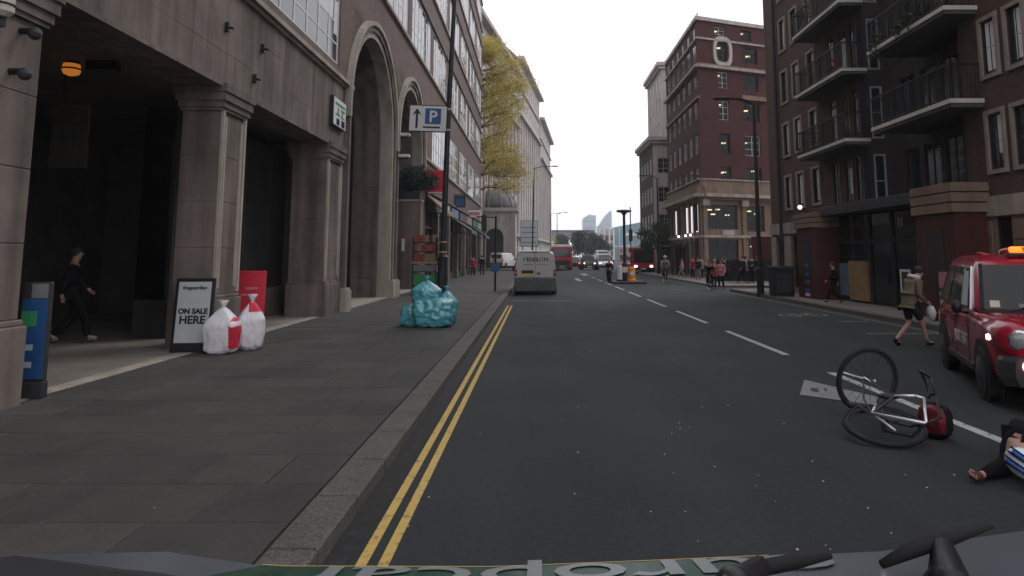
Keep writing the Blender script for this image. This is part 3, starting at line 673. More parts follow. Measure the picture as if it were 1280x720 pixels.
for nm, lb, y_, x0, x1, z0, z1, m in (('projecting_sign', 'dark square sign projecting from the building behind the banded lamp post', 50, .05, .85, 5.15, 6.0, 'charcoal'), ('projecting_sign', 'white and pink projecting sign farther along the left pavement', 60, .05, 1.15, 5.0, 5.6, 'white')):
    t = wall_thing(nm, lb, 'sign', (XF, y_, z0)); q = MB(); q.box(XF+x0, XF+x1, y_-.06, y_+.06, z0, z1); q.build('face', m, t, bevel=.02)
    q = MB(); q.tube([(XF-.02,y_,z1+.06),(XF+x1,y_,z1+.06)], .025); q.build('bracket', 'black', t)
    if m == 'white': q = MB(); q.box(XF+x0+.1, XF+x1-.1, y_-.07, y_-.06, z0+.15, z0+.42); q.build('stripe', 'pinkcloth', t)
    else: q = MB(); q.box(XF+x0+.1, XF+x1-.1, y_-.07, y_-.06, z0+.12, z1-.25); q.build('panel', 'navy', t)
for y_, lb in ((49, 'dark green sloping awning beyond the banded lamp post'), (63, 'dark awning low over the far left shops')):
    t = wall_thing('awning', lb, 'awning', (XF, y_+2, 3.3)); q = MB(); q.add([(XF+.16,y_,4.3),(XF+.16,y_+4.5,4.3),(XF+1.4,y_+4.5,3.5),(XF+1.4,y_,3.5),(XF+1.4,y_,3.3),(XF+1.4,y_+4.5,3.3),(XF+.16,y_,4.24),(XF+.16,y_+4.5,4.24)], [(0,1,2,3),(3,2,5,4),(6,7,5,4),(0,3,4,6),(1,7,5,2)]); q.build('canopy', 'charcoal', t)
    q = MB(); [q.tube([(XF-.02,yy,3.35),(XF+1.38,yy,3.35)], .02) for yy in (y_+.3, y_+4.2)]; q.build('arm', 'black', t)

# ---------------------------------------------------------------- balcony building on the right
BB = thing('balcony_building', 'dark plum brick apartment building with long balconies and oxblood pilasters on the right', 'building', (XR, 24, 0), world=True)
NR = (-1, 0); BY0, BY1, BT = 4.0, 35.0, 21.5
flz = [3.95, 6.4, 8.9, 11.4, 13.9, 16.4]                # window sills
cols_l = [32.4, 30.9, 29.15]; cols_m = [27.2, 26.1, 25.2]; cols_r = [17.6, 16.6, 14.4, 12.2]
rec = (18.9, 24.7)                                       # recessed bay with loggias
ops = []; wl = []
for z in flz:
    for y_ in cols_l + cols_r:
        hw_ = .35 if y_ > 20 else .28
        ops.append((y_-hw_, y_+hw_, z, z+1.42)); wl.append((y_, z))
    for y_ in cols_m: ops.append((y_-.3, y_+.3, z-.3, z+1.42))
b = MB()
wall(b, (XR, BY0), (0,1), rec[0]-BY0, 3.3, BT, [(o[0]-BY0, o[1]-BY0, o[2], o[3]) for o in ops if o[1] < rec[0]], NR, .2)
wall(b, (XR, rec[1]), (0,1), BY1-rec[1], 3.3, BT, [(o[0]-rec[1], o[1]-rec[1], o[2], o[3]) for o in ops if o[0] > rec[1]], NR, .2)
b.quad((XR,BY1,0),(XR+14,BY1,0),(XR+14,BY1,BT),(XR,BY1,BT)); b.quad((XR,BY0,0),(XR+14,BY0,0),(XR+14,BY0,BT),(XR,BY0,BT)); b.quad((XR,BY0,BT),(XR+14,BY0,BT),(XR+14,BY1,BT),(XR,BY1,BT)); b.quad((XR+14,BY0,0),(XR+14,BY1,0),(XR+14,BY1,BT),(XR+14,BY0,BT))
b.build('wall', 'brick_plum', BB, recalc=False)
b = MB(); xr2 = XR+.9
dcols = (19.7, 20.9, 22.1, 23.3)
lops = [(y_-rec[0]-.45, y_-rec[0]+.45, z-.55, z+1.4) for z in flz for y_ in dcols]
wall(b, (xr2, rec[0]), (0,1), rec[1]-rec[0], 3.3, BT, lops, NR, .12)
b.quad((XR,rec[0],3.3),(xr2,rec[0],3.3),(xr2,rec[0],BT),(XR,rec[0],BT))
wall(b, (XR, rec[1]), (1,0), xr2-XR, 3.3, BT, [(.28, .72, z-.5, z+1.4) for z in flz], (0,-1), .1)
b.build('recess_wall', 'brick_dark', BB, recalc=False)
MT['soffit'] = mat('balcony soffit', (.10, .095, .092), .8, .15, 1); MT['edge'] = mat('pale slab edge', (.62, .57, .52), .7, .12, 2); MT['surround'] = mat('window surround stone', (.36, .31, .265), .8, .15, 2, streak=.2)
def curtained(w_, h_, sr, seed, frame='charcoal'):
    m_ = win_meshes(w_, h_, 2, 2, .05, .04, frame, 'glass', surround='surround' if sr else None, sr=sr or .1)
    if m_[3]:
        q = MB(); a = w_/2+sr; e0, e1 = .0, .115
        q.box(-a, -w_/2-.003, e0, e1, -sr, h_+sr); q.box(w_/2+.003, a, e0, e1, -sr, h_+sr); q.box(-w_/2-.003, w_/2+.003, e0, e1, -sr, -.003); q.box(-w_/2-.003, w_/2+.003, e0, e1, h_+.003, h_+sr); m_[3] = q.mesh('surround', 'surround')
    return m_
mw = curtained(.7, 1.42, .11, 1); mwr = curtained(.56, 1.42, .11, 1); mmid = curtained(.6, 1.72, 0, 2)
MT['net'] = mat('white net curtain', (.82, .82, .84), .6, .05, 8); rc = random.Random(4); cur = []
for fr_, lo in ((.6, .12), (.9, .1), (.5, .4)):
    q = MB(); a = -.23
    while a < -.23+.46*fr_: q.add([(a,.012,lo),(a+.03,.02,lo),(a+.06,.012,lo),(a+.06,.012,1.36),(a+.03,.02,1.36),(a,.012,1.36)], [(0,1,4,5),(1,2,3,4)]); a += .06
    cur.append(q.mesh('curtain', 'net'))
for y_, z in wl:
    o = put_win(BB, mw if y_ > 20 else mwr, XR, y_, z, NR, .06)
    if rc.random() < .9: link('curtain', rc.choice(cur), o)
for z in flz:
    for y_ in cols_m:
        o = put_win(BB, mmid, XR, y_, z-.3, NR, .06)
        if rc.random() < .6: link('curtain', rc.choice(cur), o)
md = win_meshes(.9, 1.95, 2, 1, .05, .05, 'charcoal', 'glass'); md2 = win_meshes(.44, 1.9, 1, 2, .07, .05, 'taupe', 'glass')
for z in flz:
    for y_ in dcols: put_win(BB, md, xr2, y_, z-.55, NR, .06)
    o = put_win(BB, md2, XR+.5, rec[1], z-.5, (0,-1), .05)
# balconies: slab, pale edge, railing with bars and top rail, glass panels
def balcony(ya, yb, z, out, xin):
    xo = XR-out
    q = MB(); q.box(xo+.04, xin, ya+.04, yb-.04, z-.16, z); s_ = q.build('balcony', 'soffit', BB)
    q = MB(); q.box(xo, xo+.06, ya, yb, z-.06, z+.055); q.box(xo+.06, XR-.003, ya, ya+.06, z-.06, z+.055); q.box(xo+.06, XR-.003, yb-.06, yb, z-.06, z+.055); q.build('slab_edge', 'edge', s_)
    q = MB(); zt = z+1.0; n = int((yb-ya)/.11)
    q.box(xo+.02, xo+.07, ya+.02, yb-.02, zt-.04, zt); q.box(xo+.03, xo+.06, ya+.02, yb-.02, z+.12, z+.15); q.box(xo+.07, XR-.003, ya+.02, ya+.06, zt-.04, zt); q.box(xo+.07, XR-.003, yb-.06, yb-.02, zt-.04, zt)
    for i in range(n+1):
        y_ = ya+.05+(yb-ya-.1)*i/n; r_ = .022 if i % 9 == 0 else .009; q.box(xo+.045-r_, xo+.045+r_, y_-r_, y_+r_, z+.05, zt-.04)
    for i in range(1, int(out/.11)):
        x = xo+.05+i*.11; q.box(x-.008, x+.008, ya+.03, ya+.046, z+.05, zt-.04)
    q.build('railing', 'black', s_)
for z in (5.78, 8.28, 10.78, 13.28):
    balcony(24.2, 28.75, z, .9, XR); balcony(17.95, 22.3, z, .9, XR)
    q = MB(); q.box(XR, xr2, 18.95, 22.2, z-.15, z-.01); q.build('loggia_floor', 'charcoal', BB)
q = MB(); q.box(XR-.7, xr2, 20.1, 27.2, 3.28, 3.62); q.build('canopy_band', 'charcoal', BB, bevel=.02)
q = MB(); q.box(XR-.12, XR+.1, rec[1]-.06, rec[1]+.12, 3.65, BT); q.build('bay_fin', 'charcoal', BB)
# oxblood pilasters with banded stone heads
def pilaster(ya, yb, xo, zc, ztop):
    q = MB(); q.box(xo, XR+.3, ya, yb, .12, zc); p = q.build('pilaster', 'red_wall', BB, bevel=.015)
    h = (ztop-zc)/3
    for i in range(3):
        q = MB(); q.box(xo-.08, XR+.3, ya-.08, yb+.08, zc+h*i+.02, zc+h*(i+1)-.015); q.build('head_stone', 'stone_tan', p, bevel=.01)
    q = MB(); q.box(xo-.02, XR+.3, ya-.02, yb+.02, zc, ztop-.01); q.build('head_core', 'charcoal', p)
    q = MB(); ym = (ya+yb)/2; q.box(xo-.012, xo+.02, ym-(yb-ya)*.22, ym+(yb-ya)*.22, .9, zc-.45); q.build('niche_panel', 'dark', p)
pilaster(18.15, 20.0, XR-.9, 2.88, 3.68); pilaster(27.3, 29.25, XR-.9, 2.84, 3.46)
q = MB(); [q.box(XR-.925, XR-.912, 28.05, 28.45, .35+i*.32, .5+i*.32) for i in range(4)]; q.build('notice_strip', 'navy', BB); q = MB(); q.box(XR-.926, XR-.912, 28.03, 28.47, .2, .32); q.build('notice_strip', 'white', BB)
# ground floor: dark shop glazing, timber panel, posters
q = MB(); q.box(XR+.02, XR+.1, 20.3, 27.6, .12, 3.3); q.build('shop_glazing', 'glass_dark', BB)
for y_ in (21.6, 23.15, 24.75, 26.1):
    q = MB(); q.box(XR-.05, XR+.02, y_-.05, y_+.05, .12, 3.25); q.build('shop_mullion', 'charcoal', BB)
q = MB(); q.box(XR-.03, XR+.02, 20.3, 27.6, 2.2, 2.34); q.build('shop_transom', 'charcoal', BB)
q = MB()
for i in range(5): q.box(XR-.12, XR-.02, 24.86, 26.3, .2+i*.28, .2+i*.28+.272)
q.build('timber_panel', 'wood', BB)
q = MB(); q.box(XR-.02, XR+.015, 26.5, 27.4, .3, 1.5); q.build('window_poster', 'glass_blue', BB)
q = MB(); [q.box(XR-.03, XR+.01, 22.45+i*.2, 22.52+i*.2, 3.0-.3, 3.0) for i in range(2)]; q.build('lit_sign', 'cream', BB)
# mixed stonework at both ends
wall_lo = MB(); wall_l2 = MB(); wall(wall_lo, (XR, BY0), (0,1), 18.3-BY0, 0.1, 3.3, [(17.3-BY0, 17.95-BY0, .9, 2.75), (14.6-BY0, 15.6-BY0, .9, 2.75)], NR, .15); wall(wall_l2, (XR, 29.65), (0,1), BY1-29.65, 0.1, 3.3, [(31.4-29.65, 32.3-29.65, .35, 2.7), (33.4-29.65, 34.3-29.65, .35, 2.7)], NR, .15); wall_lo.build('ground_floor_wall', 'stone_tan', BB, recalc=False); wall_l2.build('ground_floor_wall', 'stone_tan', BB, recalc=False)
for (a, c), zs in (((BY0, 18.3), 1), ((29.7, BY1+.03), 1)):
    q = MB(); q.box(XR-.07, XR+.05, a, c, 2.78, 3.28); q.build('stone_band', 'stone_pale', BB)
mg = win_meshes(.65, 1.85, 1, 2, .05, .04, 'charcoal', 'glass_dark'); put_win(BB, mg, XR, 17.62, .9, NR, .12); mg2 = win_meshes(1.0, 1.85, 2, 2, .05, .04, 'charcoal', 'glass_dark'); put_win(BB, mg2, XR, 15.1, .9, NR, .12)
mg3 = win_meshes(.9, 2.35, 1, 2, .06, .04, 'charcoal', 'glass_dark'); put_win(BB, mg3, XR, 31.85, .35, NR, .12); put_win(BB, mg3, XR, 33.85, .35, NR, .12)
for a, c in ((16.2, 17.2), (18.02, 18.3), (12.5, 14.5), (29.7, 31.3), (32.4, 33.3), (34.4, BY1)):
    for i in range(5):
        q = MB(); q.box(XR-.05, XR+.01, a+.01, c-.01, .2+i*.5, .2+i*.5+.47); q.build('stone_block', 'stone_tan' if a < 20 else 'stone_pale', BB)
q = MB(); q.tube([(XR-.12, 33.3, .12), (XR-.12, 33.3, BT)], .075, 10); q.build('drainpipe', 'black', BB)
q = MB(); q.box(XR-.12, XR+.2, BY0, rec[0], BT, BT+.3); q.box(XR-.12, XR+.2, rec[1], BY1+.1, BT, BT+.3); q.build('parapet', 'surround', BB)
t = wall_thing('flood_lamp', 'small lit white floodlight above the far oxblood pilaster', 'lamp', (XR-.85, 28.6, 3.4)); q = MB(); q.ball((XR-.98,28.5,3.72), .085, 12); q.build('lens', 'headlamp', t); q = MB(); q.tube([(XR-.7,28.6,3.3),(XR-.72,28.6,3.6),(XR-.9,28.52,3.7)], .03); q.build('arm', 'black', t)
# balcony plants
rn = random.Random(11)
for i, (x, y_, z, r, n, m, lb) in enumerate(((XR-.8,19.9,8.5,(.3,.9,.35),260,'leaf_green','trailing green plant spilling over the near middle balcony railing'), (XR-.8,21.7,8.35,(.3,.45,.5),160,'leaf_green','smaller trailing plant at the far end of the near middle balcony'), (XR-.6,28.2,11.6,(.3,.35,.7),140,'leaf_green','leafy shrub in a pot on the highest visible far balcony'), (XR-.6,18.6,9.2,(.35,.6,.6),200,'leaf_yellow','yellowing shrub at the near end of the near middle balcony'), (XR-.55,25.6,8.75,(.25,.4,.35),100,'redcloth','red flowering plant on the far middle balcony'))):
    t = wall_thing('balcony_plant', lb, 'plant', (x+.1, y_, z-.3)); t['group'] = 'plants on the balconies'
    q = MB(); leaf_cloud(q, (x, y_, z), r, n, .07, rn, shell=0); q.build('foliage', m, t, recalc=False)
    zf = {8.5:8.285,8.35:8.285,11.6:10.785,9.2:8.285,8.75:8.285}[z]
    q = MB(); q.lathe([(.1,0),(.15,.28),(.13,.3)], (XR-.55, y_, zf), 10); q.build('pot', 'red_wall', t)

# shop-front objects on the right pavement
t = thing('display_stand', 'white framed display stand leaning before the dark shop glazing', 'display stand', (XR-.3, 21.9, .12), RAD(90))
q = MB()
for x0, x1, z0, z1 in ((-.3,-.22,.15,1.25),(.22,.3,.15,1.25),(-.22,.22,.15,.23),(-.22,.22,1.17,1.25)): q.box(x0, x1, -.02, .02, z0, z1)
q.build('frame', 'white', t); q = MB(); q.box(-.22, .22, -.008, .008, .23, 1.17); q.build('panel', 'dark', t); q = MB(); [q.box(x, x+.05, -.18, .18, 0, .15) for x in (-.28,.23)]; q.build('foot', 'black', t); q = MB(); q.tube([(-.08,-.012,.4),(-.02,-.012,.9),(.04,-.012,.45),(.09,-.012,1.0)], .015, 6); q.build('squiggle', 'cream', t)
t = thing('poster_board', 'pink and white poster board on the right pavement behind the walking man', 'sign', (XR-1.25, 18.1, .12), RAD(80))
q = MB(); q.box(-.4, .4, -.03, .03, .2, 1.3); q.build('board', 'charcoal', t); q = MB(); q.box(-.36, .36, .03, .036, .3, .75); q.build('lower_sheet', 'cream', t); q = MB(); q.box(-.36, .36, .03, .036, .85, 1.25); q.build('upper_sheet', 'pinkcloth', t); q = MB(); [q.box(x, x+.05, -.25, .25, 0, .2) for x in (-.35,.3)]; q.build('foot', 'black', t)

# ---------------------------------------------------------------- red brick corner office
CX, CY = 12.4, 53.0
RB = thing('brick_office', 'tall red brick corner office with tan stone lower storeys and oval window', 'building', (CX, CY, 0), world=True)
D = Vector((5.3, 2.1)).normalized(); NF = (D.y, -D.x); TOP = 19.9; LF = 14.0; LS = 13.4
fl = [(7.55, 8.55), (9.5, 11.1), (12.2, 13.7), (14.7, 16.0)]
fcols = [(2.28, .95), (4.9, 1.5), (7.6, 1.5), (10.3, 1.5)]
fo = [(u-w_/2, u+w_/2, a, c) for u, w_ in fcols for a, c in fl] + [(1.78, 2.78, 16.9, 18.3)] + [(u-w_/2, u+w_/2, 16.9, 18.2) for u, w_ in fcols[1:]] + [(u-.5, u+.5, 18.75, 19.6) for u in (2.1, 4.6, 7.4, 10)]
scols = [1.3, 3.4, 5.6, 7.8, 10.0, 12.2]
so = [(u-.6, u+.6, a, c) for u in scols for a, c in fl] + [(u-.6, u+.6, 16.9, 18.2) for u in scols] + [(u-.45, u+.45, 18.75, 19.6) for u in scols]
b = MB(); wall(b, (CX, CY), D, LF, 6.9, TOP, fo, NF, .2); wall(b, (CX, CY), (0,1), LS, 6.9, TOP, so, (-1,0), .2)
e = Vector((CX, CY)) + D*LF
b.quad((CX,CY+LS,0),(e.x,e.y+LS,0),(e.x,e.y+LS,TOP),(CX,CY+LS,TOP)); b.quad((e.x,e.y,0),(e.x,e.y+LS,0),(e.x,e.y+LS,TOP),(e.x,e.y,TOP)); b.quad((CX,CY,TOP),(e.x,e.y,TOP),(e.x,e.y+LS,TOP),(CX,CY+LS,TOP))
b.build('wall', 'brick_red', RB, recalc=False)
PF = lambda u, z, d=0: (CX+D.x*u+NF[0]*d, CY+D.y*u+NF[1]*d, z)
gf = [(.45, 3.35, .55, 2.95), (.45, 3.35, 3.75, 5.6), (4.15, 5.9, 3.6, 5.6), (4.3, 5.8, .3, 3.0), (6.6, 9.4, 3.6, 5.6), (6.6, 9.4, .5, 3.0), (10.2, 13, .5, 3), (10.2, 13, 3.6, 5.6)]
gs = [(u-.55, u+.55, 3.5, 5.7) for u in (1.3,3.0,4.8,7.6,9.3,11.0,12.5)] + [(u-.55, u+.55, .3, 2.9) for u in (1.3,3.0,4.8,7.6,9.3,11.0,12.5)]
b = MB(); wall(b, (CX-.12+0*D.x, CY-.05), D, LF, .1, 6.9, gf, NF, .3); wall(b, (CX-.12, CY-.05), (0,1), LS+.05, .1, 6.9, gs, (-1,0), .3); b.build('stone_base', 'stone_tan', RB, recalc=False)
def band(name, z0, z1, d, m, u0=0, u1=LF, s0=0, s1=LS, front=True, side=True):
    q = MB()
    if front: q.prism([(u0, -.1), (u1, -.1), (u1, d), (u0, d)], lambda u, v, z: PF(u, z, v), z0, z1)
    if side: q.box(CX-d, CX+.1, CY+s0-(d if front else 0)*.7, CY+s1, z0+.002, z1-.002)
    q.build(name, m, RB)
band('cornice', 5.95, 6.15, .3, 'stone_tan'); band('cornice', 6.15, 6.4, .62, 'stone_pale'); band('cornice', 6.4, 6.9, .4, 'stone_tan'); band('parapet', 6.9, 7.45, .16, 'stone_tan'); band('parapet_cap', 7.45, 7.55, .26, 'stone_pale')
band('string_course', 16.15, 16.35, .3, 'stone_pale'); band('string_course', 16.35, 16.5, .14, 'stone_tan'); band('string_course', 18.4, 18.55, .14, 'stone_pale'); band('string_course', 13.75, 13.95, .12, 'stone_tan', front=False); band('string_course', 13.9, 14.25, .25, 'stone_tan', u0=3.9, side=False); band('string_course', 3.1, 3.3, .22, 'stone_pale'); band('roof_parapet', TOP, TOP+.3, .15, 'stone_far')
mo = {}
def pw(u, w_, z, h, side, pane='glass', cols=2, rows=3, frame='white'):
    k = (w_, h, pane, cols, rows, frame)
    if k not in mo: mo[k] = win_meshes(w_, h, cols, rows, .06, .05, frame, pane)
    if side: put_win(RB, mo[k], CX-(.12 if z < 6 else 0), CY+u, z, (-1,0), .05)
    else: p = PF(u, z); put_win(RB, mo[k], p[0], p[1], z, NF, .15)
rl = random.Random(5)
room = MB()
for u0, u1, a, c in fo:
    pw((u0+u1)/2, round(u1-u0,2), a, round(c-a,2), False, 'clear', frame='charcoal' if rl.random() < .75 else 'taupe')
for u0, u1, a, c in so: pw((u0+u1)/2, round(u1-u0,2), a, round(c-a,2), True, 'glass', frame='charcoal')
def room_box(P, u0, u1, a, c, lamps):
    q = MB(); d0, d1 = -.26, -1.6
    A = lambda u, z, d: P(u, z, d)
    q.quad(A(u0-.1,a-.1,d1),A(u1+.1,a-.1,d1),A(u1+.1,c+.1,d1),A(u0-.1,c+.1,d1)); q.quad(A(u0-.1,a-.1,d0),A(u1+.1,a-.1,d0),A(u1+.1,a-.1,d1),A(u0-.1,a-.1,d1)); q.quad(A(u0-.1,c+.1,d0),A(u1+.1,c+.1,d0),A(u1+.1,c+.1,d1),A(u0-.1,c+.1,d1)); q.quad(A(u0-.1,a-.1,d0),A(u0-.1,c+.1,d0),A(u0-.1,c+.1,d1),A(u0-.1,a-.1,d1)); q.quad(A(u1+.1,a-.1,d0),A(u1+.1,c+.1,d0),A(u1+.1,c+.1,d1),A(u1+.1,a-.1,d1))
    r_ = q.build('room', 'dark', RB, recalc=False)
    for lu, lz in lamps:
        q = MB(); p = Vector(A(u0+(u1-u0)*lu, a+(c-a)*lz, -.5)); q.cbox(p, (.3,.2,.08)); q.build('room_lamp', 'lamp_warm', r_)
for u0, u1, a, c in fo: room_box(PF, u0, u1, a, c, [(rl.uniform(.25,.75), rl.uniform(.55,.85)) for _ in range(rl.choice([0,1,1,2] if u1-u0 < 1.6 else [1,2,2]))])
for i, (u0, u1, a, c) in enumerate(gf):
    pw((u0+u1)/2, round(u1-u0,2), a, round(c-a,2), False, 'clear', cols=3 if u1-u0 > 2 else 2, rows=2, frame='charcoal')
    room_box(PF, u0, u1, a, c, [(.2,.8),(.45,.82),(.3,.62),(.75,.6)] if i == 1 else [(.3,.8),(.7,.7)] if a > 3 else [(.4, .8)] if i > 2 else [])
MT['lit_pane'] = mat('lit white window', (.8, .8, .8), .3, 0, emit=(1, .97, .95), es=.75)
for i, (u0, u1, a, c) in enumerate(gs): pw((u0+u1)/2, 1.1, a, round(c-a,2), True, 'lit_pane' if i in (0,1,2,4) else 'glass', cols=2, rows=1, frame='charcoal')
q = MB(); [q.box(CX-.2, CX-.1, CY+u-.16, CY+u+.16, .12, 5.95) for u in (.35, 2.15, 3.9, 5.9, 6.8, 8.45, 10.15, 11.75, 13.2)]; q.build('stone_pilaster', 'stone_tan', RB)
for u in (.2, 3.75):
    q = MB(); q.prism([(u-.18,-.1),(u+.18,-.1),(u+.18,.14),(u-.18,.14)], lambda u_, v, z: PF(u_, z, v), .12, 5.5); q.build('stone_pilaster', 'stone_tan', RB); q = MB(); q.prism([(u-.3,-.1),(u+.3,-.1),(u+.3,.35),(u-.3,.35)], lambda u_, v, z: PF(u_, z, v), 5.5, 5.95); q.build('pilaster_capital', 'stone_pale', RB)
q = MB(); n = 24                                                                   # oval stone surround of the attic window
for i in range(n):
    def ov(t, k): cx, cz = math.cos(t), math.sin(t); s_ = (abs(cx)**3+abs(cz)**3)**(-1/3); return 2.28+cx*s_*.62*k, 17.6+cz*s_*.86*k
    t0, t1 = 2*PI*i/n, 2*PI*(i+1)/n
    a, c, d, e2 = ov(t0,1), ov(t1,1), ov(t1,1.42), ov(t0,1.42)
    q.add([PF(*a,.12),PF(*c,.12),PF(*d,.12),PF(*e2,.12),PF(*a,-.05),PF(*c,-.05),PF(*d,-.05),PF(*e2,-.05)], [(0,1,2,3),(0,1,5,4),(3,2,6,7)])
q.build('oval_surround', 'stone_far', RB, recalc=False)
q = MB(); q.prism([(1.75,.0),(2.8,.0),(2.8,.06),(1.75,.06)], lambda u_, v, z: PF(u_, z, v), 3.32, 3.68); q.build('address_panel', 'stone_far', RB)
for u in (2.15, 4.0, 6.8):
    q = MB(); q.ball((CX-.45, CY+u, 3.35), .1, 8); q.build('facade_lamp', 'headlamp', RB)
q = MB(); [q.tube([(CX+.3, CY+u, TOP), (CX+.3, CY+u, TOP+.9)], .03, 6) for u in (1, 4, 7, 10, 13)]; q.tube([(CX+.3, CY+1, TOP+.9), (CX+.3, CY+13, TOP+.9)], .03, 6); q.build('roof_rail', 'black', RB)
t = thing('flagpole', 'bare dark flagpole on the corner parapet of the red brick office', 'flagpole', (CX-.1, CY, 7.5)); q = MB(); q.tube([(0,0,0),(0,0,1.0)], .06, 8); q.build('pole', 'black', t); q = MB(); q.ball((0,0,1.04), .08); q.build('finial', 'black', t)

# ---------------------------------------------------------------- white stone building farther along the right side
WB = thing('stone_block', 'pale stone building in two stepped tiers beyond the red brick office', 'building', (12.0, 72.5, 0), world=True)
def tier(x, y_, z0, z1, ln, wd, zs, m1, m2, cols):
    fo_ = [(u-.6, u+.6, z, z+1.6) for z in zs for u in cols]; so_ = [(u-.5, u+.5, z, z+1.6) for z in zs for u in (1.4,3.4,5.4,7.4,9.0) if u < ln-.6]
    b = MB(); wall(b, (x, y_), (1,0), wd, z0, z1, fo_, (0,-1), .25); b.quad((x,y_,z1),(x+wd,y_,z1),(x+wd,y_+ln,z1),(x,y_+ln,z1)); b.build('wall', m1, WB, recalc=False)
    b = MB(); wall(b, (x, y_), (0,1), ln, z0, z1, so_, (-1,0), .25); b.quad((x,y_+ln,z0),(x+wd,y_+ln,z0),(x+wd,y_+ln,z1),(x,y_+ln,z1)); b.build('street_wall', m2, WB, recalc=False)
    ms1 = win_meshes(1.2, 1.6, 2, 3, .07, .05, 'taupe', 'glass'); ms2 = win_meshes(1.0, 1.6, 2, 3, .07, .05, 'white', 'glass')
    for u0, u1, a, c in fo_: put_win(WB, ms1, x+(u0+u1)/2, y_, a, (0,-1), .15)
    for u0, u1, a, c in so_: put_win(WB, ms2, x, y_+(u0+u1)/2, a, (-1,0), .05)
    q = MB(); q.box(x-.5, x+wd, y_-.5, y_+ln, z1+.003, z1+.4); q.box(x-.3, x+wd, y_-.3, y_+ln, z1-.3, z1); q.build('cornice', 'stone_far', WB)
tier(12.0, 72.5, 0, 13.6, 9.6, 8, [1.2, 4.4, 7.2, 10.2], 'stone_pink', 'brick_dark', [1.1, 3.6, 5.8]); tier(13.5, 75, 14.0, 22.2, 9.5, 7, [14.8, 17.4, 19.9], 'stone_far', 'stone_far', [1.4, 3.4, 5.4])
q = MB(); q.add([(13.7,75.3,22.6),(20.4,75.3,22.6),(20.4,84.3,22.6),(13.7,84.3,22.6),(15.6,76.8,24.6),(19,76.8,24.6),(19,83,24.6),(15.6,83,24.6)], [(0,1,5,4),(1,2,6,5),(2,3,7,6),(3,0,4,7),(4,5,6,7)]); q.build('roof', 'slate', WB)
q = MB(); q.box(11.75, 12.0, 72.3, 82.0, 3.6, 3.9); q.build('string_course', 'stone_far', WB)

# ---------------------------------------------------------------- far left: domed pavilion, stone blocks, plane tree
PX, PY = -5.6, 97
PV = thing('domed_pavilion', 'small stone corner pavilion with a ribbed dome and arched doorway', 'pavilion', (PX, PY, 0), world=True)
b = MB(); arch_wall(b, 0, -2.7, 2.7, 7.6, 0, 1.15, 4.2, n=16); bv = [(PX+p[1], PY-2.6, p[2]) for p in b.v]; b.v = bv
b.build('arched_wall', 'stone_far', PV, recalc=False)
b = MB(); b.box(PX-2.7, PX-2.5, PY-2.6, PY+2.6, 0, 7.6); b.box(PX+2.5, PX+2.7, PY-2.59, PY+2.6, 0, 7.6); b.box(PX-2.5, PX+2.5, PY+1.0, PY+1.2, 0, 7.6); b.build('wall', 'stone_far', PV)
q = MB(); q.box(PX-1.15, PX+1.15, PY-2.2, PY-2.1, 0, 5.4); q.build('door', 'dark', PV)
q = MB()
for i in range(16):
    t0, t1 = PI-PI*i/16, PI-PI*(i+1)/16
    p = lambda t, R: (PX+R*math.cos(t), PY-2.72, 4.2+R*math.sin(t))
    q.quad(p(t0,1.15), p(t1,1.15), p(t1,1.5), p(t0,1.5)); q.quad(p(t0,1.5), p(t1,1.5), (p(t1,1.5)[0],PY-2.6,p(t1,1.5)[2]), (p(t0,1.5)[0],PY-2.6,p(t0,1.5)[2]))
q.build('archivolt', 'stone_far', PV, recalc=False)
for sx in (-1, 1):
    for i in range(8):
        q = MB(); wd = .75 if i % 2 else .6; q.box(PX+sx*2.7-(wd if sx > 0 else -.06), PX+sx*2.7+(wd if sx < 0 else .06), PY-2.72, PY-2.6, .1+i*.92, .1+i*.92+.86); q.build('quoin', 'stone_far', PV)
q = MB(); q.box(PX-3.1, PX+3.1, PY-3, PY+3, 7.6, 7.8); q.box(PX-2.9, PX+2.9, PY-2.8, PY+2.8, 7.8, 8.1); q.build('cornice', 'stone_far', PV)
q = MB(); q.lathe([(2.75,8.1),(2.7,8.7),(2.4,9.5),(1.8,10.2),(.9,10.7),(.3,10.85),(.25,11.1)], (PX,PY,0), 20); q.build('dome', 'lead', PV, smooth=True)
q = MB(); [q.tube([(PX+math.cos(a)*r_, PY+math.sin(a)*r_, z) for r_, z in ((2.8,8.1),(2.75,8.7),(2.45,9.5),(1.85,10.2),(.9,10.75))], .09, 5) for a in [k*PI/5 for k in range(10)]]; q.build('dome_rib', 'concrete', PV)
q = MB(); q.lathe([(.3,11.0),(.4,11.2),(.12,11.4),(.2,11.6),(.02,11.8)], (PX,PY,0), 10); q.build('finial', 'slate', PV)

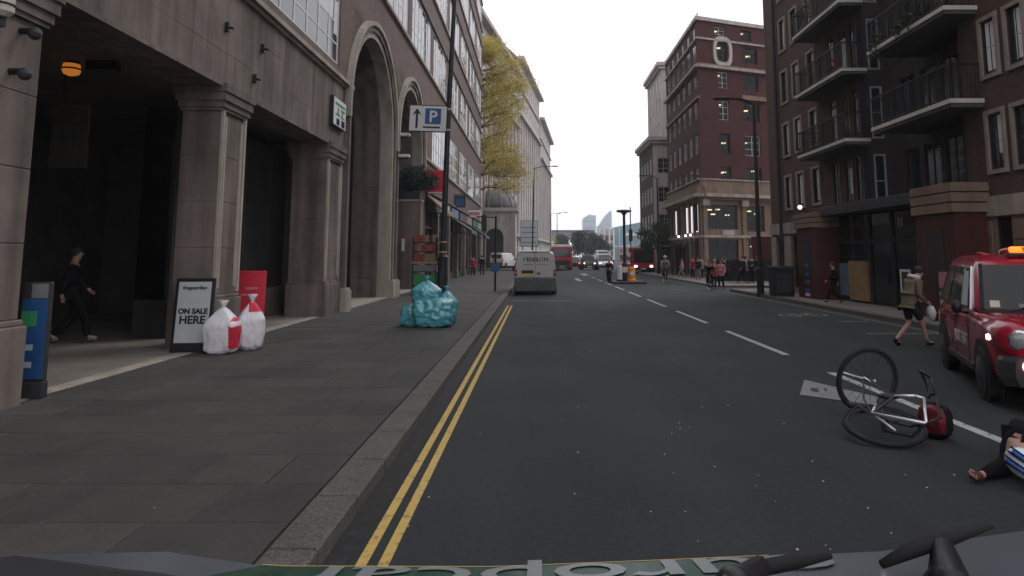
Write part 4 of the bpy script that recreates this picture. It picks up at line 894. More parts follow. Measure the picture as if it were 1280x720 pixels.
def block(name, label, A, B, h, depth, m, trim, floors, bays, roof=None, z0=.2, ww=1.3, wh=2.0, group=None):
    A, B = Vector(A), Vector(B); U = (B-A).normalized(); Nn = (U.y, -U.x); Ln = (B-A).length
    t = thing(name, label, 'building', (A.x, A.y, 0), world=True)
    us = [Ln*(i+.5)/bays for i in range(bays)]; hs = [(h-3)*k/floors+3.2 for k in range(floors)]
    ops = [(u-ww/2, u+ww/2, z, z+wh) for u in us for z in hs]
    b = MB(); wall(b, A, U, Ln, 0, h, ops, Nn, .3); a3 = A-Vector(Nn)*depth; b3 = B-Vector(Nn)*depth
    b.quad((A.x,A.y,0),(a3.x,a3.y,0),(a3.x,a3.y,h),(A.x,A.y,h)); b.quad((B.x,B.y,0),(b3.x,b3.y,0),(b3.x,b3.y,h),(B.x,B.y,h)); b.quad((A.x,A.y,h),(B.x,B.y,h),(b3.x,b3.y,h),(a3.x,a3.y,h)); b.build('wall', m, t, recalc=False)
    mm = win_meshes(ww, wh, 2, 3, .08, .06, 'white', 'glass', sill=None)
    for u in us:
        for z in hs: put_win(t, mm, A.x+U.x*u, A.y+U.y*u, z, Nn, .06)
    for u in [Ln*i/bays for i in range(bays+1)]:
        q = MB(); a = A+U*u; q.prism([((a+U*dx+Vector(Nn)*dy).x, (a+U*dx+Vector(Nn)*dy).y) for dx, dy in ((-.3,-.05),(.3,-.05),(.3,.22),(-.3,.22))], lambda x, y, z_: (x, y, z_), 5.3, h*.72); q.build('pilaster', trim, t)
    for z, d, hh in ((h-.02, 1.0, .6), (h*.72, .7, .4), (4.9, .6, .4), (h*.86, .35, .25)):
        q = MB(); c = [(A-U*d*.5+Vector(Nn)*d), (B+U*d*.5+Vector(Nn)*d), (B+U*d*.5-Vector(Nn)*.1), (A-U*d*.5-Vector(Nn)*.1)]; q.prism([(v.x, v.y) for v in c], lambda x, y, z_: (x, y, z_), z, z+hh); q.build('cornice', trim, t)
    if roof:
        q = MB(); i = 3.5; n3 = Vector(Nn); pts = [(A.x,A.y,h+.3),(B.x,B.y,h+.3),(b3.x,b3.y,h+.3),(a3.x,a3.y,h+.3)]; c4 = [A+U*i-n3*i, B-U*i-n3*i, b3-U*i+n3*i, a3+U*i+n3*i]
        q.add(pts+[(c.x,c.y,h+roof) for c in c4], [(0,1,5,4),(1,2,6,5),(2,3,7,6),(3,0,4,7),(4,5,6,7)]); q.build('roof', 'slate', t)
    return t
block('stone_terrace', 'tall cream stone terrace with a plain party wall behind the yellow-green tree', (-8.6, 84), (-3.4, 122), 33, 12, 'stone_far', 'stone_pale', 7, 11)
block('mansion_block', 'pink stone mansion block with dark mansard roof farther along the left side', (-3.2, 123), (.6, 158), 36.5, 12, 'stone_pink', 'stone_far', 8, 10, roof=4.2)
block('mansion_block', 'last tall stone block at the bend beyond the mansard roof', (.8, 159), (3.8, 196), 32.5, 14, 'stone_far', 'stone_far', 8, 9, roof=2.5)
# hoarding with a leaning signpost at the side street
t = thing('billboard', 'pale blue billboard hoarding on the left pavement behind the grey van', 'billboard', (-.9, 101, .12))
q = MB(); q.box(-1.35, 1.0, -.1, .1, 3.0, 6.5); q.build('panel', 'tower', t); q = MB(); q.box(-1.45, 1.1, .1, .22, 2.9, 6.6); [q.box(x, x+.16, .1, .25, 0, 3) for x in (-1.2,.7)]; q.build('frame', 'concrete', t); q = MB(); [q.box(-1.2, .8, -.115, -.1, 3.4+i*.7, 3.55+i*.7) for i in range(4)]; q.build('stripe', 'concrete', t)

def limb_tree(name, label, loc, H_, trunk_r, limbs, leaf, n_leaf, size, seed, cat='tree', group=None, crown_r=1.0):
    r = random.Random(seed); t = thing(name, label, cat, loc, group=group)
    tr = MB(); lf = MB()
    tr.tube([(0,0,0),(.1,0,H_*.2),(.0,.1,H_*.45),(.15,0,H_*.7),(.1,0,H_*.93)], [trunk_r, trunk_r*.8, trunk_r*.62, trunk_r*.4, trunk_r*.12], 9)
    for (z, az, ln, rise) in limbs:
        d = Vector((math.cos(az), math.sin(az), 0)); p = [Vector((.05,0,z))]
        for k in range(1, 6): p.append(p[0]+d*ln*k/5+Vector((r.uniform(-.25,.25), r.uniform(-.25,.25), rise*(k/5)**.8+r.uniform(-.2,.2))))
        tr.tube(p, [trunk_r*.3*(1-k/6.5) for k in range(6)], 6)
        for k in range(2, 6):
            for _ in range(2):
                a2 = az+r.uniform(-1.1,1.1); l2 = ln*r.uniform(.2,.38); e_ = p[k]+Vector((math.cos(a2)*l2, math.sin(a2)*l2, r.uniform(-.1,.5)*l2)); tr.tube([p[k], (p[k]+e_)/2+Vector((0,0,.15)), e_], [.035,.025,.012], 4)
                for c, s_ in ((e_, 1.0), ((p[k]+e_)/2, .8)):
                    leaf_cloud(lf, c, (crown_r*s_*r.uniform(.7,1.2), crown_r*s_*r.uniform(.7,1.2), crown_r*s_*r.uniform(.55,1.0)), n_leaf, size, r, shell=0)
    tr.build('trunk', 'bark', t); lf.build('crown', leaf, t, recalc=False)
    return t
r = random.Random(2)
lm = []
for i in range(34): lm.append((9.6+i*.51, r.uniform(-1.2, 1.0) if i % 4 else r.uniform(0, 6), 5.6*(1-max(0, i-20)/22)*r.uniform(.7,1.05), r.uniform(-.6, 2.6)))
limb_tree('plane_tree', 'tall plane tree in yellow-green spring leaf at the end of the arcade building', (-7.6, 81.5, .0), 27.5, .5, lm, 'leaf_yellow', 56, .12, 2, crown_r=1.4)
for i, (x, y_, h_, lf, sd, lb) in enumerate(((12.2, 180, 9.0, 'leaf_dark', 21, 'dark round tree in front of the distant towers'), (8.8, 205, 8.0, 'leaf_dark', 22, 'smaller dark tree to the left of the distant round tree'), (15.8, 190, 7.2, 'leaf_dark', 23, 'dark tree to the right of the distant round tree'), (3.8, 230, 9.5, 'leaf_yellow', 24, 'pale brown tree beyond the far left street lamps'))):
    r = random.Random(sd); limb_tree('street_tree', lb, (x, y_, 0), h_, .25, [(h_*.25+h_*.06*k, k*2.1, h_*.42*r.uniform(.7,1), r.uniform(.3,1.8)) for k in range(9)], lf, 22, .3, sd, group='distant street trees', crown_r=1.3)
limb_tree('street_tree', 'small green tree at the far right kerb below the stone building', (11.2, 66, .12), 5.0, .1, [(1.8+.35*k, k*2.3, 1.2, .5) for k in range(7)], 'leaf_green', 20, .14, 31, group='distant street trees', crown_r=.6)

# ---------------------------------------------------------------- distance: bridge, glass block, two towers
t = thing('railway_bridge', 'low flat grey bridge across the end of the street', 'bridge', (9, 300, 0), world=True)
q = MB(); q.box(-25, 24, 296, 306, 8.4, 11.6); q.build('deck', 'concrete', t); q = MB(); q.box(-25, 24, 295.7, 306.3, 11.6, 12.2); q.build('parapet', 'slate', t); q = MB(); [q.box(x, x+2.5, 297, 305, 0, 8.4) for x in (-22, -8, 8, 20)]; q.build('pier', 'concrete', t)
t = thing('glass_block', 'low blue glass office block with rising roofline beyond the traffic', 'building', (31, 250, 0), world=True)
q = MB(); q.add([(26.5,250,0),(42,250,0),(42,275,0),(26.5,275,0),(26.5,250,11.4),(42,250,14.4),(42,275,14.4),(26.5,275,11.4)], [(0,1,5,4),(1,2,6,5),(2,3,7,6),(3,0,4,7),(4,5,6,7)]); q.build('facade', 'glass_blue', t)
q = MB(); q.box(31, 42, 249.6, 250, 8.6, 9.6); q.box(26.5, 42, 249.7, 250, 4.6, 5.0); q.build('floor_band', 'white', t)
for i in range(8):
    q = MB(); x = 27+i*1.9; q.box(x, x+.22, 249.5, 249.98, 0, 11.3+.19*i*2); q.build('mullion', 'white' if i < 2 else 'concrete', t)
t = thing('tower_block', 'pale grey tower with a gently curved top, left of the two distant towers', 'tower', (44, 560, 0), world=True)
def towerp(pts, ya, yb, m='tower'):
    q = MB(); q.prism(pts, lambda u, v, w_: (u, w_, v), ya, yb); return q.build('shaft', m, t)
towerp([(36.5,0),(46.8,0),(46.8,33.3),(43,33.2),(41.5,34.3),(40,32.6),(38.2,32.0),(36.5,30.5)], 560, 575)
for i in range(5):
    q = MB(); q.box(36.8, 46.5, 559.7, 559.98, 8+i*5, 8.35+i*5); q.build('floor_line', 'concrete', t)
t = thing('tower_block', 'pale sail shaped tower rising to a point, right of the two distant towers', 'tower', (54, 560, 0), world=True)
towerp([(48.5,0),(59.5,0),(59.5,36.6),(58.4,36.9),(55,33.5),(52,29.5),(50,25.8),(48.5,25)], 562, 577)
for i in range(4):
    q = MB(); q.box(50.5, 59.2, 561.7, 561.98, 6+i*5, 6.35+i*5); q.build('floor_line', 'concrete', t)
t = thing('white_kiosk_block', 'white framed low building under the sail shaped tower', 'building', (24, 240, 0), world=True); q = MB(); q.box(22.5, 26.3, 240, 250, 0, 10.6); q.build('wall', 'stone_far', t)
q = MB(); [q.box(x, x+.5, 239.6, 239.98, 0, 10.4) for x in (22.6, 24.3, 25.7)]; q.build('white_pier', 'white', t); q = MB(); [q.box(22.8, 26, 239.8, 239.97, 1.5+2.6*k, 3.2+2.6*k) for k in range(3)]; q.build('window_band', 'glass', t)

# ---------------------------------------------------------------- street furniture, left
t = thing('lamp_post', 'tall black lamp post with yellow bands and parking sign on the left pavement', 'lamp post', (-3.77, 28.6, .12))
q = MB(); q.lathe([(.26,0),(.26,.06),(.2,.12),(.2,1.55),(.23,1.6),(.16,1.7),(.125,1.85)], n=16); q.build('base', 'black', t); q = MB(); q.tube([(0,0,1.8),(.12,0,7),(.42,0,15)], [.125,.11,.075], 12); q.build('pole', 'black', t)
for z in (1.63, 1.78, 2.18):
    q = MB(); q.lathe([(.15,0),(.15,.05)], (0.005,0,z), 14); q.build('yellow_band', 'mustard', t)
q = MB(); q.tube([(.42,0,14.9),(.9,-.2,15.3),(1.8,-.4,15.4)], .04, 8); q.build('arm', 'black', t); q = MB(); q.cbox((2.1,-.45,15.38), (.7,.3,.12)); q.build('head', 'charcoal', t, bevel=.04)
q = MB(); q.cbox((0,-.205,.75), (.2,.03,.7)); q.build('access_door', 'charcoal', t, bevel=.01)
t = thing('parking_sign', 'white parking sign with black arrow and blue P square fixed to the banded lamp post', 'sign', (-4.42, 28.45, 7.35), RAD(0))
Mr = Matrix.Rotation(RAD(2), 4, 'Y')
def sb(name, m, *bx):
    q = MB(); [q.box(*b_, M=Mr) for b_ in bx]; return q.build(name, m, t)
sb('backing', 'black', (-.82,.76,.0,.05,-.56,.56)); sb('face', 'white', (-.78,.72,-.012,0,-.52,.52)); sb('blue_square', 'navy', (-.15,.5,-.02,-.012,-.23,.42)); sb('caption_strip', 'charcoal', (-.22,.48,-.018,-.012,-.40,-.33))
q = MB(); q.box(-.53,-.44,-.02,-.012,-.42,.2, M=Mr); q.prism([(-.67,.12),(-.485,.42),(-.3,.12),(-.44,.2),(-.53,.2)], lambda u, v, z: Mr @ Vector((u, z, v)), -.02, -.012); q.build('arrow', 'black', t)
pm = text_mesh('P', .68, 'white', .004, .012); link('letter', pm, t, (.17, -.024, -.15), (PI/2, RAD(2), 0))
sb('clamp', 'taupe', (.72,.95,.0,.06,.38,.46), (.72,.92,.0,.06,-.48,-.4))
t = thing('street_post', 'thin dark post with crossbar and round disc near the kerb by the grey van', 'post', (-1.96, 33.6, .12))
q = MB(); q.tube([(0,0,0),(0.02,0,3.5)], .05, 8); q.build('pole', 'black', t); q = MB(); q.tube([(.03,0,3.46),(-.9,0,3.5)], .03, 6); q.build('crossbar', 'black', t); q = MB(); q.lathe([(.2,-.02),(.2,.02)], (0,-.07,1.1), 18, M=Matrix.Rotation(PI/2, 3, 'X')); q.build('disc', 'navy', t); q = MB(); q.torus((0,-.07,1.1), .2, .022, Matrix.Rotation(PI/2, 3, 'X'), 20, 6); q.build('rim', 'black', t)
t = thing('traffic_signal', 'black traffic signal box on a pole at the end of the arcade building', 'traffic light', (-4.9, 66, .12))
q = MB(); q.tube([(0,0,0),(0,0,5.6)], .06, 8); q.build('pole', 'black', t); q = MB(); q.box(-.25, .25, -.2, .1, 3.9, 5.4); q.build('housing', 'black', t, bevel=.04); q = MB(); [q.lathe([(.13,0),(.15,.12)], (0,-.2,4.2+i*.45), 12, M=Matrix.Rotation(PI/2, 3, 'X')) for i in range(3)]; q.build('lens_hood', 'charcoal', t)
def arm_lamp(label, x, y_, h, arm, lean=0, group='street lamps with side arms'):
    t = thing('street_lamp', label, 'street lamp', (x, y_, .0), group=group)
    q = MB(); q.lathe([(.16,0),(.16,1.2),(.1,1.3)], n=10); q.tube([(0,0,1.2),(lean*.5,0,h*.6),(lean,0,h)], [.1,.085,.06], 8); q.build('pole', 'black', t)
    q = MB(); q.tube([(lean,0,h-.1),(lean+arm*.4,0,h+.15),(lean+arm,0,h+.2)], .045, 6); q.build('arm', 'black', t)
    q = MB(); s_ = 1 if arm > 0 else -1; q.cbox((lean+arm+s_*.3,0,h+.2), (.8,.32,.13)); q.build('head', 'charcoal', t, bevel=.05)
    return t
arm_lamp('tall lamp with long side arm rising behind the grey van', -.55, 85, 12.3, 2.2, .25)
arm_lamp('left of two slim far lamps above the red bus', 2.9, 150, 10.4, 1.5); arm_lamp('right of two slim far lamps above the red bus', 4.3, 150, 10.6, 1.6)
arm_lamp('black lamp post behind the dark bin on the right pavement', 9.75, 31.2, 8.6, -1.1, 0); arm_lamp('slim lamp post before the pale stone building on the right', 11.3, 66, 9.0, -1.0)
# newspaper and snack display beside the lamp post
t = thing('display_rack', 'street display rack with rows of red packets and an orange shelf beside the lamp post', 'display rack', (-4.85, 31, .12))
q = MB(); [q.tube([(x,y_,0),(x,y_,2.45)], .03, 6) for x in (-.5,.5) for y_ in (-.25,.25)]; [q.box(-.52,.52,-.27,.27,z,z+.04) for z in (.35,.95,1.4,1.8,2.2)]; q.build('frame', 'black', t)
q = MB(); q.box(-.56,.56,-.31,-.28,1.32,1.42); q.build('orange_shelf_edge', 'wood', t)
pk = MB(); pk.box(-.075,.075,-.06,.06,0,.3); pkm = [pk.mesh('packet', m) for m in ('packet_red', 'red_wall', 'tancloth')]
rn = random.Random(8)
for z in (1.44, 1.84, 2.24):
    for i in range(6): link('packet', pkm[rn.choice([0,0,1,2])], t, (-.42+.168*i, -.17+rn.uniform(-.02,.02), z), (RAD(-8), 0, rn.uniform(-.1,.1)))
q = MB(); q.box(-.48,.48,-.24,.24,.4,.85); q.build('produce_box', 'green', t); q = MB(); q.box(-.5,.5,-.25,.25,.99,1.25); q.build('paper_stack', 'greycloth', t); q = MB(); q.box(-.5,.5,-.3,-.28,.05,.34); q.build('blue_front', 'blue', t)

# ---------------------------------------------------------------- bags, boards
def bag(name, label, cat, loc, dim, m, seed, knot=True, boxy=.45, group=None, rz=0, bits=None, crease=.05):
    rr = random.Random(seed); t = thing(name, label, cat, loc, rz, group)
    bm = bmesh.new(); bmesh.ops.create_icosphere(bm, subdivisions=5, radius=1); off = Vector((rr.uniform(0,50), rr.uniform(0,50), rr.uniform(0,50)))
    for v in bm.verts:
        p = v.co.normalized(); k = max(abs(p.x), abs(p.y), abs(p.z)); q = p/(k**boxy)
        f = noise.fractal(p*1.3+off, 1, 2, 3)*.14; ridge = (1-abs(noise.noise(p*3.1+off)*2))*crease + (1-abs(noise.noise(p*7+off*2)*2))*crease*.6
        q = q*(1+f*.6+ridge)
        z = (q.z+1)/2
        if knot and z > .62: sq = max(.12, 1-((z-.62)/.42)**1.2*.9); q.x *= sq; q.y *= sq
        v.co = Vector((q.x*dim[0]/2, q.y*dim[1]/2, max(0, (q.z+.97)/2*dim[2])))
        if v.co.z < .02: v.co.x *= .98
    me = bpy.data.meshes.new('sack'); bm.to_mesh(me); bm.free(); me.materials.append(MT[m]); me.polygons.foreach_set('use_smooth', [True]*len(me.polygons))
    if bits:
        for bmn in bits: me.materials.append(MT[bmn[0]])
        for p_ in me.polygons:
            c = p_.center
            for i, (bmn, fn) in enumerate(bits):
                if fn(c.x/dim[0]*2, c.y/dim[1]*2, c.z/dim[2]): p_.material_index = i+1
    link('sack', me, t)
    if knot:
        q = MB(); hz = dim[2]*1.0; prof = [(.035,-.1),(.03,0),(.05,.05),(.09,.12),(.02,.1)]; q.lathe(prof, (0,0,hz-.02), 9); q.build('tied_neck', m, t, smooth=True)
    return t
gB = 'teal rubbish bags heaped at the lamp post'
bag('rubbish_bag', 'large teal rubbish bag with boxy sides at the bottom front of the heap', 'rubbish bag', (-2.45, 17.1, .12), (.95, .8, .66), 'teal', 1, False, .55, gB, .1, crease=.075)
bag('rubbish_bag', 'crumpled teal bag slumped at the left bottom of the heap', 'rubbish bag', (-2.95, 17.25, .12), (.6, .6, .5), 'teal', 2, False, .5, gB, crease=.075)
bag('rubbish_bag', 'upright teal bag resting on top of the heap', 'rubbish bag', (-2.66, 17.3, .62), (.7, .6, .58), 'teal', 3, True, .45, gB, crease=.07)
bag('rubbish_bag', 'small teal bag half hidden behind the right side of the heap', 'rubbish bag', (-2.25, 17.95, .12), (.52, .48, .82), 'teal', 4, True, .5, gB, crease=.06)
bag('carrier_bag', 'full white bag with a red side stripe, front of the two by the pier', 'bag', (-5.45, 12.5, .12), (.56, .46, .80), 'bag_white', 5, True, .55, 'white bags by the pier', 0, [('red_sign', lambda x, y, z: x > .70 and y < .6 and .10 < z < .88 and not .58 < z < .68)], crease=.035)
bag('carrier_bag', 'white bag with a red top, leaning behind the striped one', 'bag', (-5.13, 12.95, .12), (.46, .42, .88), 'bag_white', 6, True, .4, 'white bags by the pier', .3, [('red_sign', lambda x, y, z: z > .76 and x > -.2)], crease=.035)
def aboard(name, label, loc, rz, w_, h_, mf, mface, lean=.1, base=.16):
    t = thing(name, label, 'sign', loc, rz); A = Matrix.Rotation(-lean, 4, 'X')
    q = MB(); q.box(-w_/2, w_/2, -.02, .03, .0, h_, M=A); b_ = q.build('frame', mf, t, bevel=.04, seg=3)
    q = MB(); q.box(-w_/2+.06, w_/2-.06, -.03, -.02, base, h_-.07, M=A); q.build('face', mface, t, bevel=.008)
    q = MB(); q.box(-w_/2, w_/2, .3, .34, 0, .1); q.box(-w_/2+.02, -w_/2+.06, .0, .32, .02, .07); q.box(w_/2-.06, w_/2-.02, .0, .32, .02, .07); q.build('back_foot', mf, t)
    return t, A
MT['board_face'] = mat('poster paper', (.50, .52, .53), .6, .06, 3)
t, A = aboard('newspaper_board', 'black framed newspaper board reading ON SALE HERE by the stone pier', (-6.02, 12.55, .125), RAD(4), .68, 1.28, 'black', 'board_face')
for s_, sz, z, m in (('ON SALE', .125, .66, 'black'), ('HERE', .19, .49, 'black'), ('theguardian', .088, 1.08, 'navycloth')):
    o = link('lettering', text_mesh(s_, sz, m, .002, .006 if m == 'black' else .002), t); p = A @ Vector((0, -.034, z)); o.location = p; o.rotation_euler = (PI/2-.1, 0, 0)
t, A = aboard('sandwich_board', 'red sandwich board standing behind the white bags', (-6.1, 15.2, .125), RAD(10), .62, 1.35, 'red_sign', 'red_sign', .12)
q = MB(); q.box(-.1, .15, -.036, -.031, .95, 1.0, M=A); q.box(-.18, .0, -.036, -.031, .82, .86, M=A); q.build('print', 'pinkcloth', t)
t = thing('totem_board', 'tall blue and green board stood at the edge of the arcade by the nearest pier', 'sign', (-5.98, 8.62, .12), RAD(8))
q = MB(); q.box(-.17, .15, -.06, .06, .0, .2); q.box(-.16, .14, -.045, .045, .2, 1.36); q.build('body', 'charcoal', t, bevel=.015); q = MB(); q.box(-.15, .125, -.052, -.046, .23, 1.16); q.build('blue_face', 'blue', t); q = MB(); q.box(-.15, .02, -.058, -.053, .84, 1.02); q.build('green_panel', 'green', t); q = MB(); q.box(-.06, .12, -.052, -.046, 1.17, 1.34); q.build('grey_head', 'greycloth', t); q = MB(); [q.box(-.12, .0, -.057, -.053, z, z+.07) for z in (.36,.56)]; q.build('print', 'tower', t)

# ---------------------------------------------------------------- traffic island and right-hand furniture
t = tag(thing('traffic_island', 'low kerbed traffic island in the middle of the road', 'traffic island', (5.75, 46, 0)))
q = MB(); q.box(-.85, 1.2, -.9, 2.6, 0, .13); q.build('island_kerb', 'charcoal', t, bevel=.05); q = MB(); q.box(-.7, 1.05, -.75, 2.45, .13, .136); q.build('island_top', 'pave_far', t)
t = thing('island_post', 'black post with flat lamp head standing on the traffic island', 'lamp post', (5.72, 46.4, .136))
q = MB(); q.lathe([(.17,0),(.17,1.1),(.1,1.2),(.085,4.4)], n=12); q.build('pole', 'black', t); q = MB(); q.lathe([(.12,4.3),(.2,4.42),(.48,4.47),(.5,4.56),(.46,4.6),(.1,4.63)], n=18); q.build('head', 'charcoal', t); q = MB(); q.lathe([(.175,.55),(.175,.9)], n=12); q.build('white_band', 'white', t)
t = thing('bollard', 'orange lit keep-left bollard on the traffic island', 'bollard', (6.15, 46.2, .136))
q = MB(); q.lathe([(.27,0),(.27,.1),(.22,.14),(.22,.82),(.18,.9),(.02,.92)], n=14); q.build('shell', 'orange', t); q = MB(); q.lathe([(.14,-.012),(.14,.012)], (0,-.23,.5), 16, M=Matrix.Rotation(PI/2,3,'X')); q.build('arrow_disc', 'white', t)
t = thing('bollard', 'white faced bollard left of the island post', 'bollard', (5.35, 46.1, .136)); q = MB(); q.lathe([(.2,0),(.2,.1),(.16,.14),(.16,.95),(.12,1.02)], n=12); q.build('shell', 'white', t); q = MB(); q.lathe([(.205,0),(.205,.12)], n=12); q.build('foot', 'black', t)
t = thing('island_pole', 'thin signal pole behind the island post', 'post', (6.35, 48, .136)); q = MB(); q.tube([(0,0,0),(0,0,4.9)], .04, 6); q.build('pole', 'black', t); q = MB(); q.cbox((0,-.05,3.0), (.24,.2,.8)); q.build('signal_box', 'charcoal', t, bevel=.03)
t = thing('cabinet_bin', 'large dark cabinet bin at the right kerb beside the lamp post', 'bin', (10.12, 29.6, .12))
q = MB(); q.box(-.42,.42,-.35,.35,.05,1.1); q.build('body', 'black', t, bevel=.04); q = MB(); q.box(-.46,.46,-.39,.39,1.1,1.24); q.build('lid', 'charcoal', t, bevel=.03); q = MB(); q.box(-.3,.3,-.37,-.35,.15,.95); q.build('door_panel', 'charcoal', t, bevel=.01); q = MB(); q.box(-.4,.4,-.33,.33,0,.05); q.build('plinth', 'charcoal', t)
# railings and hoarding in the side street
t = thing('railing', 'black railings along the side street before the red brick office', 'railing', (13.8, 44.5, .12))
q = MB(); [q.box(-1.8+i*.14, -1.775+i*.14, -.012, .012, 0, 1.25) for i in range(30)]; q.build('bar', 'black', t); q = MB(); q.box(-1.85, 2.35, -.025, .025, 1.18, 1.23); q.box(-1.85, 2.35, -.025, .025, .14, .18); q.build('rail', 'black', t)
t = thing('dark_backing', 'low black board added behind the railings to darken the side street mouth', 'hoarding', (13.6, 45.4, .12)); q = MB(); q.box(-2.2,2.4,-.03,.03,.05,1.35); q.build('board', 'black', t); q = MB(); [q.box(x,x+.1,.03,.12,0,1.3) for x in (-2.1,0,2.2)]; q.build('post', 'charcoal', t)  # black board added to darken the ground seen through the railings
t = thing('red_hoarding', 'dull red hoarding board across the side street', 'hoarding', (14.9, 46.5, .12)); q = MB(); q.box(-.85,.85,-.04,.04,.2,2.9); q.build('board', 'red_wall', t); q = MB(); [q.box(x,x+.1,.04,.14,0,2.9) for x in (-.75,.65)]; q.build('post', 'charcoal', t)
t = thing('bus_shelter', 'dark bus shelter on the far right pavement below the red brick office', 'bus shelter', (12.0, 60.5, .12)); q = MB(); q.box(-1.0,.3,-2,2,2.4,2.52); q.build('roof', 'charcoal', t); q = MB(); [q.tube([(x,y_,0),(x,y_,2.4)], .05, 6) for x in (-.9,.2) for y_ in (-1.9,0,1.9)]; q.build('post', 'black', t); q = MB(); q.box(.2,.23,-1.9,1.9,.3,2.3); q.build('back_glass', 'glass_dark', t)
t = thing('pale_strip', 'flat pale plate with a dark mark, added on the road behind the fallen bicycle', 'plate', (3.9, 9.5, 0))  # flat plate added to give a pale patch on the road
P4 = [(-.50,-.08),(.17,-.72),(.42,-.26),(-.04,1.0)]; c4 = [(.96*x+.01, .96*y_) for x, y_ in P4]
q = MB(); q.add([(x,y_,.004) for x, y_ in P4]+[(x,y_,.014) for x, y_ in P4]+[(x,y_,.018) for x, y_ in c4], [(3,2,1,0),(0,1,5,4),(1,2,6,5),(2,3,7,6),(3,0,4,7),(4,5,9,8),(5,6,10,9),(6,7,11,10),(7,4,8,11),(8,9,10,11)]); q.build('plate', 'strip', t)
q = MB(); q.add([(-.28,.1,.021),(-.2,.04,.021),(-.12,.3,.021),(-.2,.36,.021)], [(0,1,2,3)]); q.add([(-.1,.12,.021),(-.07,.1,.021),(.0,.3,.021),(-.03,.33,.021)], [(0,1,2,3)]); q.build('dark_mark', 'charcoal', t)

# ---------------------------------------------------------------- vehicles (local axes: forward +Y, right +X)
def wheel(t, x, y_, R, wd=.2, rim='rim_grey'):
    M_ = Matrix.Rotation(PI/2, 3, 'Y'); s_ = 1 if x > 0 else -1
    q = MB(); q.lathe([(R*.62,-wd/2),(R*.92,-wd/2),(R,-wd*.38),(R,wd*.38),(R*.92,wd/2),(R*.62,wd/2)], (x,y_,R), 24, M=M_); w_ = q.build('wheel', 'rubber', t, smooth=False)
    q = MB(); q.lathe([(R*.1,-.03),(R*.6,-.01),(R*.64,.02),(R*.2,.05),(R*.05,.06)] if s_ > 0 else [(R*.05,-.06),(R*.2,-.05),(R*.64,-.02),(R*.6,.01),(R*.1,.03)], (x+s_*wd*.42,y_,R), 18, M=M_); q.build('rim', rim, w_)
    q = MB()
    for i in range(9):
        a = 2*PI*i/9; q.cbox((x+s_*wd*.5, y_+math.sin(a)*R*.42, R+math.cos(a)*R*.42), (.012,.05,.05))
    q.build('rim_hole', 'rubber', w_)
    return w_
def loft(mb, secs, m=0, cap=True):                      # secs: lists of equal length of 3D points (closed rings)
    n = len(secs[0]); vs = [p for s_ in secs for p in s_]; fs = []
    for i in range(len(secs)-1):
        for j in range(n):
            k = (j+1) % n; fs.append((i*n+j, i*n+k, (i+1)*n+k, (i+1)*n+j))
    if cap: fs.append(tuple(range(n-1,-1,-1))); fs.append(tuple((len(secs)-1)*n+j for j in range(n)))
    mb.add(vs, fs, m)
def ring(y_, hw, zb, zt, r=.12, top=.9):                # car cross-section: flat sides, rounded top edge
    return [(-hw*.94,y_,zb),(hw*.94,y_,zb),(hw,y_,zb+.1),(hw,y_,(zb+zt)/2),(hw*.985,y_,zt-r),(hw*.95,y_,zt-r*.3),(hw*top,y_,zt),(hw*.4,y_,zt+.012),(-hw*.4,y_,zt+.012),(-hw*top,y_,zt),(-hw*.95,y_,zt-r*.3),(-hw*.985,y_,zt-r),(-hw,y_,(zb+zt)/2),(-hw,y_,zb+.1)]
def facepatch(q, A, B, C, D_, u0, u1, v0, v1, off, nrm, th=.0):
    A, B, C, D_, n_ = map(Vector, (A, B, C, D_, nrm)); f = lambda u, v: (A*(1-u)*(1-v)+B*u*(1-v)+C*u*v+D_*(1-u)*v)+n_*off
    a = [f(u0,v0), f(u1,v0), f(u1,v1), f(u0,v1)]; q.add(a+[p-n_*(off+.02) for p in a], [(0,1,2,3),(0,1,5,4),(1,2,6,5),(2,3,7,6),(3,0,4,7)])
